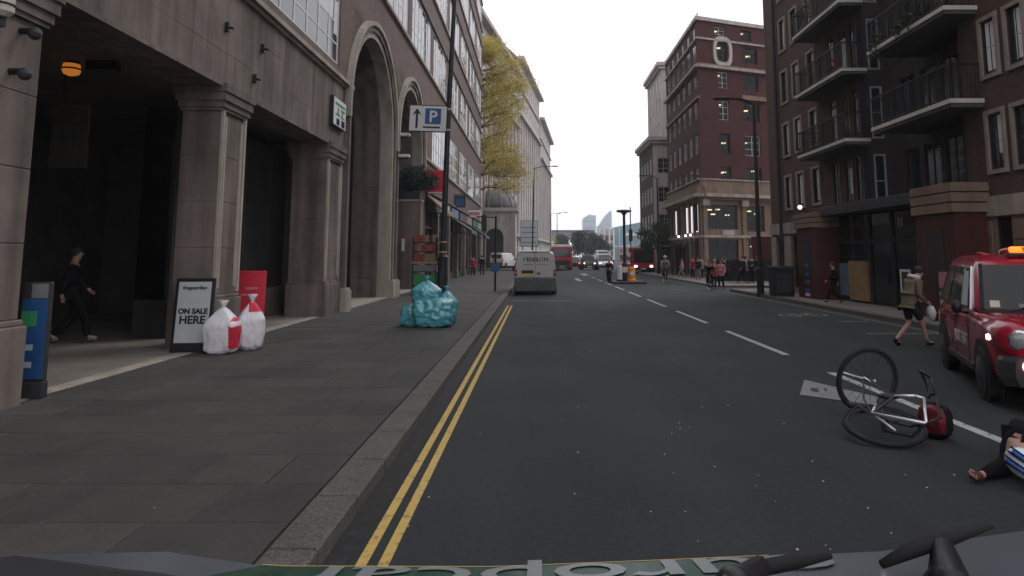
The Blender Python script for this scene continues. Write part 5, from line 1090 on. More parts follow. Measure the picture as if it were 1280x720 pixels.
def cab(label, loc, rz, body, detail=True, lit=True, far=False):
    t = thing('taxi_cab', label, 'taxi', loc, rz); W2 = .86
    q = MB()
    secs = [(-2.2,.74,.42,.86),(-2.1,.82,.32,.98),(-1.7,.86,.26,1.04),(-.6,.87,.24,1.06),(.55,.87,.24,1.06),(.95,.87,.25,1.05),(1.35,.86,.27,1.04),(1.75,.83,.32,1.0),(2.02,.76,.36,.93),(2.14,.64,.42,.82)]
    loft(q, [ring(*s_) for s_ in secs]); b = q.build('body', body, t, smooth=True)
    for sx in (-1, 1):                                     # swollen front wings carrying the round lamps
        q = MB(); loft(q, [[(sx*.62+math.cos(2*PI*j/14)*rx, y_, zc+math.sin(2*PI*j/14)*rz_) for j in range(14)] for y_, rx, rz_, zc in ((.5,.05,.05,.9),(.8,.2,.16,.9),(1.3,.24,.22,.86),(1.75,.245,.23,.84),(2.02,.22,.21,.82),(2.12,.17,.17,.81))]); q.build('front_wing', body, t, smooth=True)
    # greenhouse
    zb, zt = 1.02, 1.77; fb, ft, rt, rb = 1.0, .36, -1.45, -2.05; wb, wt = .83, .68
    P = {'fbl':(-wb,fb,zb),'fbr':(wb,fb,zb),'rbl':(-wb,rb,zb),'rbr':(wb,rb,zb),'ftl':(-wt,ft,zt-.06),'ftr':(wt,ft,zt-.06),'rtl':(-wt,rt,zt-.04),'rtr':(wt,rt,zt-.04)}
    q = MB(); loft(q, [[P['fbl'],P['fbr'],P['rbr'],P['rbl']],[P['ftl'],P['ftr'],P['rtr'],P['rtl']],[(-wt+.08,ft-.16,zt),(wt-.08,ft-.16,zt),(wt-.08,rt+.16,zt+.01),(-wt+.08,rt+.16,zt+.01)],[(-wt+.25,ft-.4,zt+.035),(wt-.25,ft-.4,zt+.035),(wt-.25,rt+.4,zt+.04),(-wt+.25,rt+.4,zt+.04)]]); q.build('cabin', body, t, bevel=.11, seg=5, smooth=True)
    nf = Vector((0,.75,.66)).normalized()
    q = MB(); facepatch(q, P['fbr'], P['fbl'], P['ftl'], P['ftr'], .06, .94, .1, .93, .012, nf); ws = q.build('windscreen', 'glass_dark', t)
    if detail:
        q = MB(); facepatch(q, P['fbr'], P['fbl'], P['ftl'], P['ftr'], .03, .06, .06, .95, .016, nf); facepatch(q, P['fbr'], P['fbl'], P['ftl'], P['ftr'], .94, .97, .06, .95, .016, nf); facepatch(q, P['fbr'], P['fbl'], P['ftl'], P['ftr'], .03, .97, .04, .1, .016, nf); q.build('seal', 'rubber', ws)
        q = MB(); facepatch(q, P['fbr'], P['fbl'], P['ftl'], P['ftr'], .1, .17, .13, .25, .02, nf); q.build('licence_disc', 'cream', ws)
        q = MB(); facepatch(q, P['fbr'], P['fbl'], P['ftl'], P['ftr'], .3, .5, .12, .2, .02, nf); q.build('dash_card', 'greycloth', ws)
        q = MB(); [q.tube([(x,1.0,1.04),(x-.25,.93,1.13),(x-.5,.9,1.17)], .012, 5) for x in (.5,-.05)]; q.build('wiper', 'rubber', t)
    q = MB(); facepatch(q, P['rbl'], P['rbr'], P['rtr'], P['rtl'], .12, .88, .2, .9, .012, Vector((0,-.8,.6)).normalized()); q.build('rear_window', 'glass', t)
    for sx in (-1, 1):
        lb_, rb_, rt_, lt_ = ((P['fbr'],P['rbr'],P['rtr'],P['ftr']) if sx > 0 else (P['fbl'],P['rbl'],P['rtl'],P['ftl'])); ns = Vector((sx*.98,0,.2)).normalized()
        for u0, u1, m in ((.11,.30,'clear' if detail else 'glass'),(.335,.63,'glass'),(.66,.93,'glass')):
            q = MB(); facepatch(q, lb_, rb_, rt_, lt_, u0, u1, .1, .86, .012, ns); g_ = q.build('side_window', 'glass' if m == 'clear' else m, t)
            if detail and m == 'clear':
                for a, c, e, f in ((u0-.012,u0+.008,.07,.9),(u1-.008,u1+.022,.07,.9),(u0,u1,.86,.9)):
                    q = MB(); facepatch(q, lb_, rb_, rt_, lt_, a, c, e, f, .018, ns); q.build('window_trim', 'chrome', g_)
                q = MB(); facepatch(q, lb_, rb_, rt_, lt_, u0+.06, u1-.01, .12, .8, .016, ns); q.build('pale_panel', 'board_face', g_)  # plain pale panel laid over the front side window
        for wy in (1.32, -1.38):
            q = MB(); q.lathe([(.4,-.02),(.4,.02)], (sx*.855,wy,.36), 24, M=Matrix.Rotation(PI/2,3,'Y')); q.build('wheel_arch', 'rubber', t)
            wheel(t, sx*.79, wy, .33, .2)
        if detail:
            for yy in (.62, -.32, -1.25):
                q = MB(); q.box(sx*.866 if sx > 0 else -.874, sx*.874 if sx > 0 else -.866, yy-.006, yy+.006, .36, 1.0); q.build('door_gap', 'rubber', t)
            for yy in (-.2, -1.1):
                q = MB(); q.cbox((sx*.885,yy,.93), (.03,.16,.035)); q.build('door_handle', 'black', t, bevel=.008)
            q = MB(); q.box(min(sx*.868,sx*.885), max(sx*.868,sx*.885), -1.0, .9, .3, .38); q.build('sill_trim', 'black', t)
            q = MB(); q.ball((sx*.99,.66,1.10), (.07,.05,.09), 12); q.tube([(sx*.84,.6,1.02),(sx*.98,.62,1.05)], .025, 6); q.build('door_mirror', 'black', t, smooth=True); q = MB(); q.cbox((sx*.99,.612,1.10), (.1,.01,.13)); q.build('mirror_glass', 'chrome', t)
        M_ = Matrix.Rotation(-PI/2, 3, 'X')
        q = MB(); q.lathe([(.115,-.05),(.12,.03),(.097,.045)], (sx*.62,2.09,.82), 20, M=M_); hl = q.build('headlight', 'chrome', t); q = MB(); q.lathe([(.095,.03),(.08,.06),(.03,.075)], (sx*.62,2.09,.82), 18, M=M_); q.build('lens', 'headlamp' if far else 'lens', hl)
        q = MB(); q.lathe([(.075,0),(.07,.03),(.02,.045)], (sx*.56,2.215,.54), 14, M=M_); q.build('fog_lamp', 'headlamp_pink' if lit else 'lens', t)
        q = MB(); q.cbox((sx*.7,-2.16,.75), (.16,.06,.36)); q.build('tail_light', 'tail', t, bevel=.02)
        q = MB(); q.lathe([(.04,0),(.03,.03)], (sx*.855,1.78,.82), 10, M=Matrix.Rotation(sx*PI/2,3,'Y')); q.build('side_repeater', 'headlamp' if lit else 'orange', t)
    q = MB(); loft(q, [ring(1.95,.84,.3,.64,.05), ring(2.1,.83,.3,.64,.05), ring(2.2,.7,.31,.63,.05)]); q.build('bumper', 'charcoal', t, smooth=False); q = MB(); loft(q, [ring(-2.0,.84,.3,.56,.05), ring(-2.22,.78,.3,.55,.05)]); q.build('rear_bumper', 'charcoal', t)
    q = MB(); q.box(-.36,.36,2.1,2.19,.65,.97); gr = q.build('grille', 'rubber', t, bevel=.03); q = MB(); [q.box(-.34+i*.075,-.31+i*.075,2.185,2.2,.67,.94) for i in range(10)]; q.box(-.39,.39,2.17,2.205,.95,.99); q.build('grille_bar', 'chrome', gr)
    q = MB(); q.box(-.27,.27,2.2,2.215,.38,.5); q.build('number_plate', 'white', t)
    q = MB(); q.box(-.27,.27,.1,.24,1.79,1.83); rs = q.build('roof_sign', 'charcoal', t, bevel=.015)
    q = MB(); q.box(-.22,.22,.12,.235,1.832,1.92); q.build('lens', 'amber' if lit else 'orange', rs, bevel=.03, seg=3)
    if detail:
        o = link('lettering', text_mesh('TAXI', .08, 'charcoal', .002, .003), rs); o.location = (0, .242, 1.85); o.rotation_euler = (PI/2, 0, PI)
        o = link('lettering', text_mesh('JUST EAT', .22, 'white', .002, .004), t); o.location = (.878, .12, .58); o.rotation_euler = (PI/2, 0, PI/2)
        q = MB(); q.ball((.0,-.55,1.84), (.2,.16,.09), 12); q.tube([(.3,-.4,1.8),(.5,-.4,1.82)], .03, 6); q.build('roof_dome', body, t, smooth=True)
        q = MB(); [q.box(x,x+.34,1.35,1.37,1.005,1.013) for x in (-.45,)]; q.build('bonnet_sticker', 'board_face', t)
    return t
cab('red taxi cab with lit orange roof sign turning on the right side of the road', (6.90, 10.08, 0), RAD(159), 'red')
cab('black taxi cab heading towards us in the distance beside the red bus', (6.35, 88, 0), RAD(180), 'black', detail=False, lit=False, far=True)

def panel_van(label, loc, rz, paint, lower='van_lower', W_=1.92, Ln=4.6, H_=1.98, rearwin=False, text=None, lamps=False, group=None):
    t = thing('van', label, 'van', loc, rz, group); h = W_/2; r_ = -Ln/2
    def sec(y_, hw, zb, zt, tw): return [(-hw,y_,zb),(hw,y_,zb),(hw*1.0,y_,zb+.45),(hw*.99,y_,1.05),(hw*tw+.06,y_,zt-.14),(hw*tw,y_,zt-.04),(hw*tw*.85,y_,zt),(-hw*tw*.85,y_,zt),(-hw*tw,y_,zt-.04),(-hw*tw-.06,y_,zt-.14),(-hw*.99,y_,1.05),(-hw,y_,zb+.45)]
    q = MB(); loft(q, [sec(r_,h*.985,.42,H_-.05,.80), sec(r_+.1,h,.36,H_,.82), sec(r_+1.5,h,.3,H_,.84), sec(.35,h,.3,H_-.02,.84)]); q.build('body', paint, t, bevel=.03)
    zw = 1.12; q = MB(); loft(q, [sec(.35,h,.3,H_-.02,.84), [(x, y_+.9*(1 if z < 1.1 else max(0, 1-(z-1.1)/.75)), z) for x, y_, z in sec(.352,h,.3,H_-.03,.84)]]); q.build('cab', paint, t)
    q = MB(); loft(q, [ring(1.1,h*.99,.3,1.12,.1), ring(Ln/2-.35,h*.94,.32,.98,.12), ring(Ln/2-.05,h*.84,.38,.8,.12)]); q.build('bonnet', paint, t, smooth=True)
    q = MB(); facepatch(q, (h*.9,1.28,1.12), (-h*.9,1.28,1.12), (-h*.78,.55,H_-.14), (h*.78,.55,H_-.14), .03, .97, .03, .95, .04, Vector((0,.7,.7))); q.build('windscreen', 'glass', t)
    for sx in (-1, 1):
        q = MB(); x = sx*h*.965; q.add([(x,1.05,1.12),(x,.1,1.12),(x*.94,.1,H_-.22),(x*.94,.55,H_-.25),(x*.9,1.05,1.1),(x*.9,.1,1.1),(x*.85,.1,H_-.25),(x*.85,.5,H_-.3)], [(0,1,2,3),(0,1,5,4),(1,2,6,5),(2,3,7,6),(3,0,4,7)]); q.build('side_window', 'glass', t)
        for wy in (Ln/2-.95, r_+.85):
            q = MB(); q.lathe([(.39,-.02),(.39,.02)], (sx*(h-.005),wy,.34), 22, M=Matrix.Rotation(PI/2,3,'Y')); q.build('wheel_arch', 'rubber', t); wheel(t, sx*(h-.09), wy, .32, .2)
        q = MB(); q.box(min(sx*h*.86,sx*h*1.0), max(sx*h*.86,sx*h*1.0), r_-.035, r_+.08, .86, 1.16); tl = q.build('tail_light', 'tail', t, bevel=.02); q = MB(); q.box(min(sx*h*.88,sx*h*.98), max(sx*h*.88,sx*h*.98), r_-.045, r_-.034, .98, 1.05); q.build('reflector', 'lens', tl)
        q = MB(); q.cbox((sx*(h+.1),.95,1.12), (.2,.1,.24)); q.build('door_mirror', 'black', t, bevel=.03)
        q = MB(); q.cbox((sx*h*.66,Ln/2-.14,.76), (.36,.14,.2)); q.build('headlight', 'headlamp' if lamps else 'lens', t, bevel=.05)
        q = MB(); q.cbox((sx*h*.66,Ln/2-.14,.76), (.001,.001,.001))
    q = MB(); q.box(-h*.985,h*.985,r_-.09,r_+.15,.17,.80); q.build('rear_bumper', lower, t, bevel=.05); q = MB(); q.box(-h*.9,h*.9,Ln/2-.3,Ln/2+.02,.3,.62); q.build('front_bumper', lower, t, bevel=.05)
    q = MB(); q.box(-.006,.006,r_-.008,r_+.02,.87,H_-.12); q.build('door_gap', 'rubber', t)
    q = MB(); q.box(-h*.66,-.08,r_-.02,r_+.02,.97,1.12); q.build('plate_recess', 'charcoal', t, bevel=.02); q = MB(); q.box(-.66*h,-.1,r_-.03,r_-.018,.87,.965); q.build('number_plate', 'plate_y', t); q = MB(); q.cbox((.14,r_-.03,.98), (.14,.05,.07)); q.build('door_handle', 'black', t, bevel=.01)
    q = MB(); q.box(-h*.72,h*.72,r_-.05,r_+.12,H_-.05,H_+.03); q.build('roof_lip', 'van_white', t, bevel=.03); q = MB(); q.box(-.1,.1,r_-.06,r_-.049,H_-.05,H_-.01); q.build('high_brake_lamp', 'tail', t)
    if rearwin:
        q = MB(); [q.box(min(s_*.06,s_*h*.76), max(s_*.06,s_*h*.76), r_-.012, r_+.02, 1.25, H_-.22) for s_ in (-1,1)]; q.build('rear_window', 'glass', t)
    if text:
        x = -(len(text)-1)/2*.165
        cols_ = ['green', 'charcoal', 'charcoal', 'blue', 'charcoal', 'charcoal', 'charcoal']
        for i, ch in enumerate(text): o = link('lettering', text_mesh(ch, .25, cols_[i % 7], .003, .006), t); o.location = (x+i*.165, r_-.022, 1.52); o.rotation_euler = (PI/2-.035, 0, 0)
        q = MB(); q.box(-.55,-.1,r_-.02,r_-.012,1.36,1.40); q.box(.1,.6,r_-.02,r_-.012,1.38,1.41); q.build('print', 'lens', t)
    return t
panel_van('grimy silver grey van with PENGUIN lettering parked at the left kerb, seen from behind', (-.07, 34.85, 0), RAD(0), 'van_grey', text='PENGUIN')
panel_van('white van parked at the side street on the left, partly behind the grey van', (-4.2, 93, 0.12), RAD(-25), 'van_white', rearwin=True)
panel_van('white van waiting in the traffic left of the island post', (8.3, 88, 0), RAD(180), 'van_white', lamps=True)
panel_van('second white van with taller look farther back above the waiting van', (9.6, 104, 0), RAD(180), 'van_white', H_=2.5)

def bus(label, loc, rz, Ln=10.5, W_=2.5, H_=2.95, lit=True):
    t = thing('bus', label, 'bus', loc, rz); h = W_/2; f = Ln/2
    q = MB(); q.box(-h,h,-f,f,.35,H_); q.build('body', 'red_bus', t, bevel=.14, seg=3)
    q = MB(); q.box(-h-.012,h+.012,-f-.012,f+.012,H_-.27,H_+.1); q.build('roof', 'van_white', t, bevel=.1)
    q = MB(); q.box(-h+.18,h-.18,f-.02,f+.025,1.05,H_-.45); q.build('windscreen', 'glass', t, bevel=.05); q = MB(); q.box(-h+.3,h-.3,f-.02,f+.03,H_-.43,H_-.29); db = q.build('destination_blind', 'black', t)
    q = MB(); q.box(-h+.25,h-.25,-f-.025,-f+.02,1.6,H_-.45); q.build('rear_window', 'glass', t, bevel=.05); q = MB(); q.box(-h+.35,h-.35,-f-.03,-f+.02,.6,1.2); q.build('engine_grille', 'charcoal', t, bevel=.03)
    for sx in (-1,1):
        for i in range(5):
            q = MB(); a = -f+.5+i*1.95; q.box(min(sx*(h-.02),sx*(h+.02)), max(sx*(h-.02),sx*(h+.02)), a, a+1.75, 1.35, H_-.5); q.build('side_window', 'glass', t, bevel=.03)
        for wy in (f-2.3, -f+2.8): wheel(t, sx*(h-.12), wy, .48, .28)
        q = MB(); q.cbox((sx*(h-.38),f+.01,.72), (.3,.08,.2)); q.build('headlight', 'headlamp' if lit else 'lens', t, bevel=.04); q = MB(); q.cbox((sx*(h-.2),-f-.02,1.0), (.16,.06,.5)); q.build('tail_light', 'tail', t, bevel=.02)
        q = MB(); q.tube([(sx*(h-.05),f-.05,2.5),(sx*(h+.2),f+.25,2.45)], .03, 6); q.cbox((sx*(h+.2),f+.27,2.25), (.16,.1,.4)); q.build('mirror', 'black', t)
    q = MB(); q.box(-h+.05,h-.05,f-.1,f+.04,.3,.6); q.box(-h+.05,h-.05,-f-.04,-f+.1,.3,.58); q.build('bumper', 'charcoal', t, bevel=.05)
    q = MB(); q.box(-.26,.26,f+.04,f+.05,.42,.53); q.build('number_plate', 'white', t); q = MB(); q.box(-.26,.26,-f-.05,-f-.04,.42,.53); q.build('rear_number_plate', 'plate_y', t)
    return t
bus('red single deck bus driving away ahead in the left lane', (3.0, 90.2, 0), RAD(0), lit=False)
bus('red single deck bus with lit headlamps coming towards us right of the island', (10.5, 75.4, 0), RAD(180), W_=2.3, H_=2.7)
def small_car(label, loc, rz, m, tail=False):
    t = thing('car', label, 'car', loc, rz, 'small cars in the far traffic')
    q = MB(); loft(q, [ring(-2.05,.72,.4,.8), ring(-1.9,.82,.3,.9), ring(-1,.86,.26,.95), ring(.8,.86,.26,.92), ring(1.7,.82,.3,.8), ring(2.0,.7,.38,.66)]); q.build('body', m, t, smooth=True)
    q = MB(); loft(q, [[(-.78,-1.8,.88),(.78,-1.8,.88),(.78,1.0,.88),(-.78,1.0,.88)],[(-.6,-1.3,1.45),(.6,-1.3,1.45),(.6,.2,1.47),(-.6,.2,1.47)]]); q.build('cabin', 'glass', t, bevel=.04); q = MB(); q.box(-.58,.58,-1.25,.15,1.455,1.5); q.build('roof', m, t, bevel=.03)
    for sx in (-1,1):
        for wy in (1.3,-1.25): wheel(t, sx*.78, wy, .31, .18)
        q = MB(); q.cbox((sx*.62,1.93,.68), (.28,.12,.14)); q.build('headlight', 'headlamp', t, bevel=.04); q = MB(); q.cbox((sx*.66,-2.02,.74), (.22,.08,.16)); q.build('tail_light', 'tail_lit', t, bevel=.03)
    return t
small_car('dark car with lit tail lamps between the bus and the black cab', (4.95, 96, 0), 0, 'black', True)
small_car('dark car behind the black cab in the queue', (7.5, 112, 0), PI, 'charcoal'); small_car('dark car parked far ahead beyond the bus', (5.6, 140, 0), PI, 'charcoal')

# own vehicle: bonnet edge with green lettered band and wiper arms below the camera
t = thing('hire_van_bonnet', 'white van bonnet with a green lettered band across the bottom of the view', 'van bonnet', (0, 0, 0))
FE = [(-1.6,1.45,1.10),(-1.3,1.6,1.135),(-1.17,1.66,1.14),(-.83,1.68,1.139),(-.6,1.70,1.098),(-.1,1.74,1.080),(.35,1.73,1.101),(.78,1.69,1.136),(1.08,1.65,1.195),(1.4,1.55,1.25)]
q = MB(); rowsb = []
for k in range(7):
    a = k/6; rowsb.append([(x*(1-.02*a), y_*(1-a)+.72*a, z+.17*a*(1.2-.2*a)) for x, y_, z in FE])
vs = [p for r_ in rowsb for p in r_]; n = len(FE); q.add(vs, [(k*n+i, k*n+i+1, (k+1)*n+i+1, (k+1)*n+i) for k in range(6) for i in range(n-1)])
q.add([p for p in FE]+[(x, y_+.03, z-.05) for x, y_, z in FE]+[(x, y_+.03, z-.6) for x, y_, z in FE], [(i, i+1, n+i+1, n+i) for i in range(n-1)]+[(n+i, n+i+1, 2*n+i+1, 2*n+i) for i in range(n-1)])
bon = q.build('bonnet', 'bonnet', t, smooth=True, recalc=False)
def onb(x, a, lift=.003):                    # a point on the bonnet: x across, a = 0 at the front edge .. 1 at the windscreen
    for i in range(n-1):
        if FE[i][0] <= x <= FE[i+1][0]:
            k = (x-FE[i][0])/(FE[i+1][0]-FE[i][0]); y_ = FE[i][1]*(1-k)+FE[i+1][1]*k; z = FE[i][2]*(1-k)+FE[i+1][2]*k; break
    return Vector((x*(1-.02*a), y_*(1-a)+.72*a, z+.17*a*(1.2-.2*a)+lift))
q = MB(); xs = [-.62+i*.05 for i in range(24)]
for i in range(23):
    for j in range(6): q.quad(onb(xs[i]-.12*j/6,.006+.05*j), onb(xs[i+1]-.12*j/6,.006+.05*j), onb(xs[i+1]-.12*(j+1)/6,.056+.05*j), onb(xs[i]-.12*(j+1)/6,.056+.05*j))
q.build('green_band', 'green_band', t, recalc=False)
q = MB(); [q.quad(onb(xs[i],.001,.004), onb(xs[i+1],.001,.004), onb(xs[i+1],.007,.004), onb(xs[i],.007,.004)) for i in range(23)]; q.build('yellow_pinstripe', 'mustard', t, recalc=False)
me = text_mesh('europcar', .30, 'decal', .0, .002)
wx = max(v.co.x for v in me.vertices); hx = 0.60/wx
for v in me.vertices:                        # the word faces oncoming traffic, so it runs right to left from here
    p = onb(.055 - v.co.x*hx, .02+max(-.06, v.co.y)*.95/1.0, .006); v.co = p
link('lettering', me, t)
for bl, ar, kn in (([(.30,1.40,1.178),(.40,1.445,1.196),(.50,1.465,1.205),(.58,1.475,1.212)], [(.28,1.22,1.16),(.36,1.36,1.195),(.43,1.44,1.21)], (.36,1.36,1.195)), ([(.66,1.435,1.212),(.73,1.45,1.235),(.80,1.455,1.252),(.89,1.455,1.277)], [(.755,1.25,1.15),(.768,1.40,1.185),(.785,1.448,1.25)], (.768,1.40,1.185))):
    q = MB(); q.tube(bl, [.008,.016,.015,.006], 8); w_ = q._build('wiper_blade', 'rubber', t, smooth=True)
    q = MB(); q.tube(ar, [.05,.042,.018], 10); q.ball(kn, .045, 10); q._build('wiper_arm', 'black', t, smooth=True)
q = MB(); q.add([(-1.5,1.52,1.14),(-1.13,1.62,1.155),(-.75,1.5,1.17),(-.4,1.2,1.26),(-.4,.8,1.32),(-1.5,.8,1.25)], [(0,1,2,3,4,5)]); q.build('scuttle', 'charcoal', t, recalc=False)
q = MB(); q.ball(onb(1.12,.12,.03), .025, 10); q.build('washer_jet', 'taupe', t)

# ---------------------------------------------------------------- bicycles
def bike_wheel(t, c, M_, R=.34, tyre='rubber', rim='silver', rt=.02):
    q = MB(); q.torus(c, R-rt, rt, M_, 40, 8); w_ = q.build('wheel', tyre, t, smooth=True)
    q = MB(); q.torus(c, R-rt*2.3, rt*.55, M_, 40, 6); q.build('rim', rim, w_)
    q = MB(); cv = Vector(c)
    for i in range(18):
        a = 2*PI*i/18; s_ = .03 if i % 2 else -.03; d = M_ @ Vector((math.cos(a), math.sin(a), 0)); nn = M_ @ Vector((0,0,1)); q.tube([cv+nn*s_+d*.02, cv+d*(R-rt*2.3)], .0022, 4)
    q.build('spokes', 'charcoal', w_, recalc=False)
    q = MB(); nn = M_ @ Vector((0,0,1)); q.tube([cv-nn*.06, cv+nn*.06], .024, 10); q.tube([cv-nn*.075, cv+nn*.075], .01, 8); q.build('hub', 'chrome', w_)
    return w_
def bicycle(label, loc, rz, col, group=None):
    t = thing('bicycle', label, 'bicycle', loc, rz, group); My = Matrix.Rotation(PI/2, 3, 'Y')
    bike_wheel(t, (0,-.51,.34), My); bike_wheel(t, (0,.51,.34), My)
    q = MB(); B, Sx, H0, H1 = (0,-.06,.28), (0,-.19,.86), (0,.37,.86), (0,.41,.66)
    for p in ([B,Sx],[B,H1],[(0,-.17,.8),H0],[H0,H1]): q.tube(p, .019, 8)
    for s_ in (-1,1): q.tube([B,(s_*.05,-.3,.31),(s_*.06,-.51,.34)], .01, 6); q.tube([(0,-.17,.8),(s_*.05,-.4,.5),(s_*.06,-.51,.34)], .009, 6); q.tube([H1,(s_*.05,.45,.58),(s_*.055,.51,.34)], .013, 6)
    q.build('frame', col, t)
    q = MB(); q.tube([H0,(0,.36,.98)], .014, 6); q.tube([(-.28,.33,1.0),(-.1,.36,.99),(.1,.36,.99),(.28,.33,1.0)], .014, 8); q.build('handlebar', 'black', t)
    q = MB(); q.tube([Sx,(0,-.2,.94)], .014, 6); q.ball((0,-.22,.94), (.07,.13,.03), 10); q.build('saddle', 'black', t)
    q = MB(); q.torus((.05,-.06,.28), .09, .008, My, 20, 5); q.tube([(.06,-.06,.28),(.07,.06,.34)], .012, 6); q.tube([(-.06,-.06,.28),(-.07,-.18,.22)], .012, 6); q.cbox((.12,.06,.34), (.09,.07,.02)); q.cbox((-.12,-.18,.22), (.09,.07,.02)); q.build('crankset', 'charcoal', t)
    return t
# the fallen bicycle: twisted, one wheel raised upright, the other flat on the road
t = thing('bicycle', 'silver framed bicycle lying twisted on the road with one wheel raised upright', 'bicycle', (3.5, 7.4, 0), world=True)
MT['tyre_fb'] = MT['rubber']
Mu = (Matrix.Rotation(RAD(8), 3, 'Z') @ Matrix.Rotation(RAD(-80), 3, 'X'))
bike_wheel(t, (3.80, 8.36, .375), Mu, .385, rim='charcoal', rt=.024)
Ml = Matrix.Rotation(RAD(16), 3, 'X') @ Matrix.Rotation(RAD(-4), 3, 'Y')
bike_wheel(t, (3.42, 7.22, .135), Ml, .385, rim='charcoal', rt=.022)
A = Vector((3.29,7.18,.26)); B_ = Vector((3.57,6.72,.27)); C_ = Vector((3.79,7.14,.41)); D_ = Vector((3.71,7.16,.43)); E_ = Vector((3.58,7.3,.40)); hubu = Vector((3.80,8.36,.375)); hubl = Vector((3.42,7.22,.135))
q = MB()
for p in ([A,B_],[B_,C_],[C_,D_],[D_,E_]): q.tube(p, .014, 10)
q.tube([A, A+Vector((.1,.12,.06))], .012, 8); q.tube([A,(3.40,6.95,.15)], .011, 8)
q.build('frame', 'silver', t, smooth=True)
q = MB(); q.tube([E_,(3.62,7.7,.40),hubu+Vector((.05,0,0))], .01, 8); q.tube([A,(3.45,7.7,.3),hubu-Vector((.05,0,0))], .01, 8); q.build('rear_stay', 'charcoal', t)
q = MB(); q.tube([B_,(3.52,6.9,.2),hubl+Vector((0,0,.05))], .012, 8); q.tube([B_,(3.5,6.85,.12),hubl-Vector((0,0,.05))], .012, 8); q.build('fork', 'charcoal', t)
q = MB(); q.tube([hubu+Vector((-.32,.03,.1)), hubu+Vector((-.06,-.02,.02))], .011, 8); q.build('mudguard_stay', 'silver', t)
q = MB(); q.tube([B_,(3.75,6.8,.3),(4.0,7.3,.42)], .012, 8); q.tube([(4.05,7.45,.55),(4.02,7.62,.60),(4.10,7.7,.52),(4.13,7.68,.40),(4.06,7.55,.34),(4.0,7.4,.4),(3.98,7.3,.42)], .016, 8); q.tube([(4.05,7.45,.55),(4.0,7.3,.42)], .016, 8); q.build('handlebar', 'black', t, smooth=True)
q = MB(); q.ball((3.56,7.36,.39), (.12,.07,.035), 12); q.build('saddle', 'black', t, smooth=True); q = MB(); q.tube([E_,(3.57,7.34,.39)], .012, 6); q.tube([A,E_], .011, 6); q.build('seat_post', 'charcoal', t)
q = MB(); q.torus(A+Vector((.02,.03,.03)), .09, .008, Ml, 20, 5); q.tube([A,A+Vector((.13,-.08,-.05))], .011, 6); q.cbox(A+Vector((.15,-.1,-.05)), (.09,.06,.02)); q.tube([A,A+Vector((-.12,.09,.06))], .011, 6); q.cbox(A+Vector((-.14,.11,.07)), (.09,.06,.02)); q.build('crankset', 'charcoal', t)
q = MB(); q.ball(hubu+Vector((.06,-.05,0)), .016, 8); q.build('reflector', 'white', t)
bag('rucksack', 'red and black rucksack dropped on the road by the fallen bicycle', 'rucksack', (3.97, 7.3, 0), (.25, .30, .33), 'blackcloth', 9, False, .35, None, .4, [('bag_red', lambda x, y, z: x < -.35 and z > .2)], crease=.05)

# ---------------------------------------------------------------- people
SKIN = []
def skin(name, nodes, edges, m, parent, sub=2, roots=None):
    keys = list(nodes); idx = {k: i for i, k in enumerate(keys)}
    me = bpy.data.meshes.new(name); me.from_pydata([Vector(nodes[k][0]) for k in keys], [(idx[a], idx[b_]) for a, b_ in edges], [])
    o = link(name, me, parent); o.modifiers.new('skin', 'SKIN')
    lay = me.skin_vertices[0].data
    for k in keys:
        r_ = nodes[k][1]; lay[idx[k]].radius = r_ if isinstance(r_, tuple) else (r_, r_); lay[idx[k]].use_root = k in (roots or keys[:1])
    s_ = o.modifiers.new('sub', 'SUBSURF'); s_.levels = sub; s_.render_levels = sub
    SKIN.append((o, m)); return o
BASE = {'pel':((0,0,.95),(.15,.11)),'sp':((0,0,1.10),(.13,.10)),'ch':((0,0,1.30),(.16,.115)),'nk0':((0,-.01,1.45),(.09,.075)),'nk':((0,.0,1.52),.055),'hd1':((0,.03,1.58),(.07,.08)),'hd2':((0,.025,1.66),(.078,.095)),'hd3':((0,.01,1.735),(.055,.065)),
 'sh':((.175,-.01,1.41),.062),'el':((.23,-.03,1.13),.043),'wr':((.24,.04,.89),.029),'ha':((.24,.06,.81),(.036,.022)),'hp':((.09,0,.90),.088),'kn':((.10,.015,.50),.058),'an':((.10,-.02,.09),.038),'to':((.11,.14,.04),(.042,.03))}
def joints(pose):
    J = {}
    for k, (p, r_) in BASE.items():
        if k in ('sh','el','wr','ha','hp','kn','an','to'):
            J[k+'_r'] = (Vector(p), r_); J[k+'_l'] = (Vector((-p[0], p[1], p[2])), r_)
        else: J[k] = (Vector(p), r_)
    for k, p in pose.items(): J[k] = (Vector(p), J[k][1])
    return J
BE = [('pel','sp'),('sp','ch'),('ch','nk0'),('nk0','nk'),('nk','hd1'),('hd1','hd2'),('hd2','hd3')]+[e for s_ in 'lr' for e in (('nk0','sh_'+s_),('sh_'+s_,'el_'+s_),('el_'+s_,'wr_'+s_),('wr_'+s_,'ha_'+s_),('pel','hp_'+s_),('hp_'+s_,'kn_'+s_),('kn_'+s_,'an_'+s_),('an_'+s_,'to_'+s_))]
WALK = {'kn_r':(.1,.2,.53),'an_r':(.1,.30,.11),'to_r':(.11,.45,.07),'kn_l':(-.1,.06,.50),'an_l':(-.1,-.30,.15),'to_l':(-.11,-.19,.045),'el_l':(-.24,.04,1.14),'wr_l':(-.22,.24,.98),'ha_l':(-.21,.30,.93),'el_r':(.24,-.14,1.15),'wr_r':(.25,-.16,.90),'ha_r':(.25,-.14,.82)}
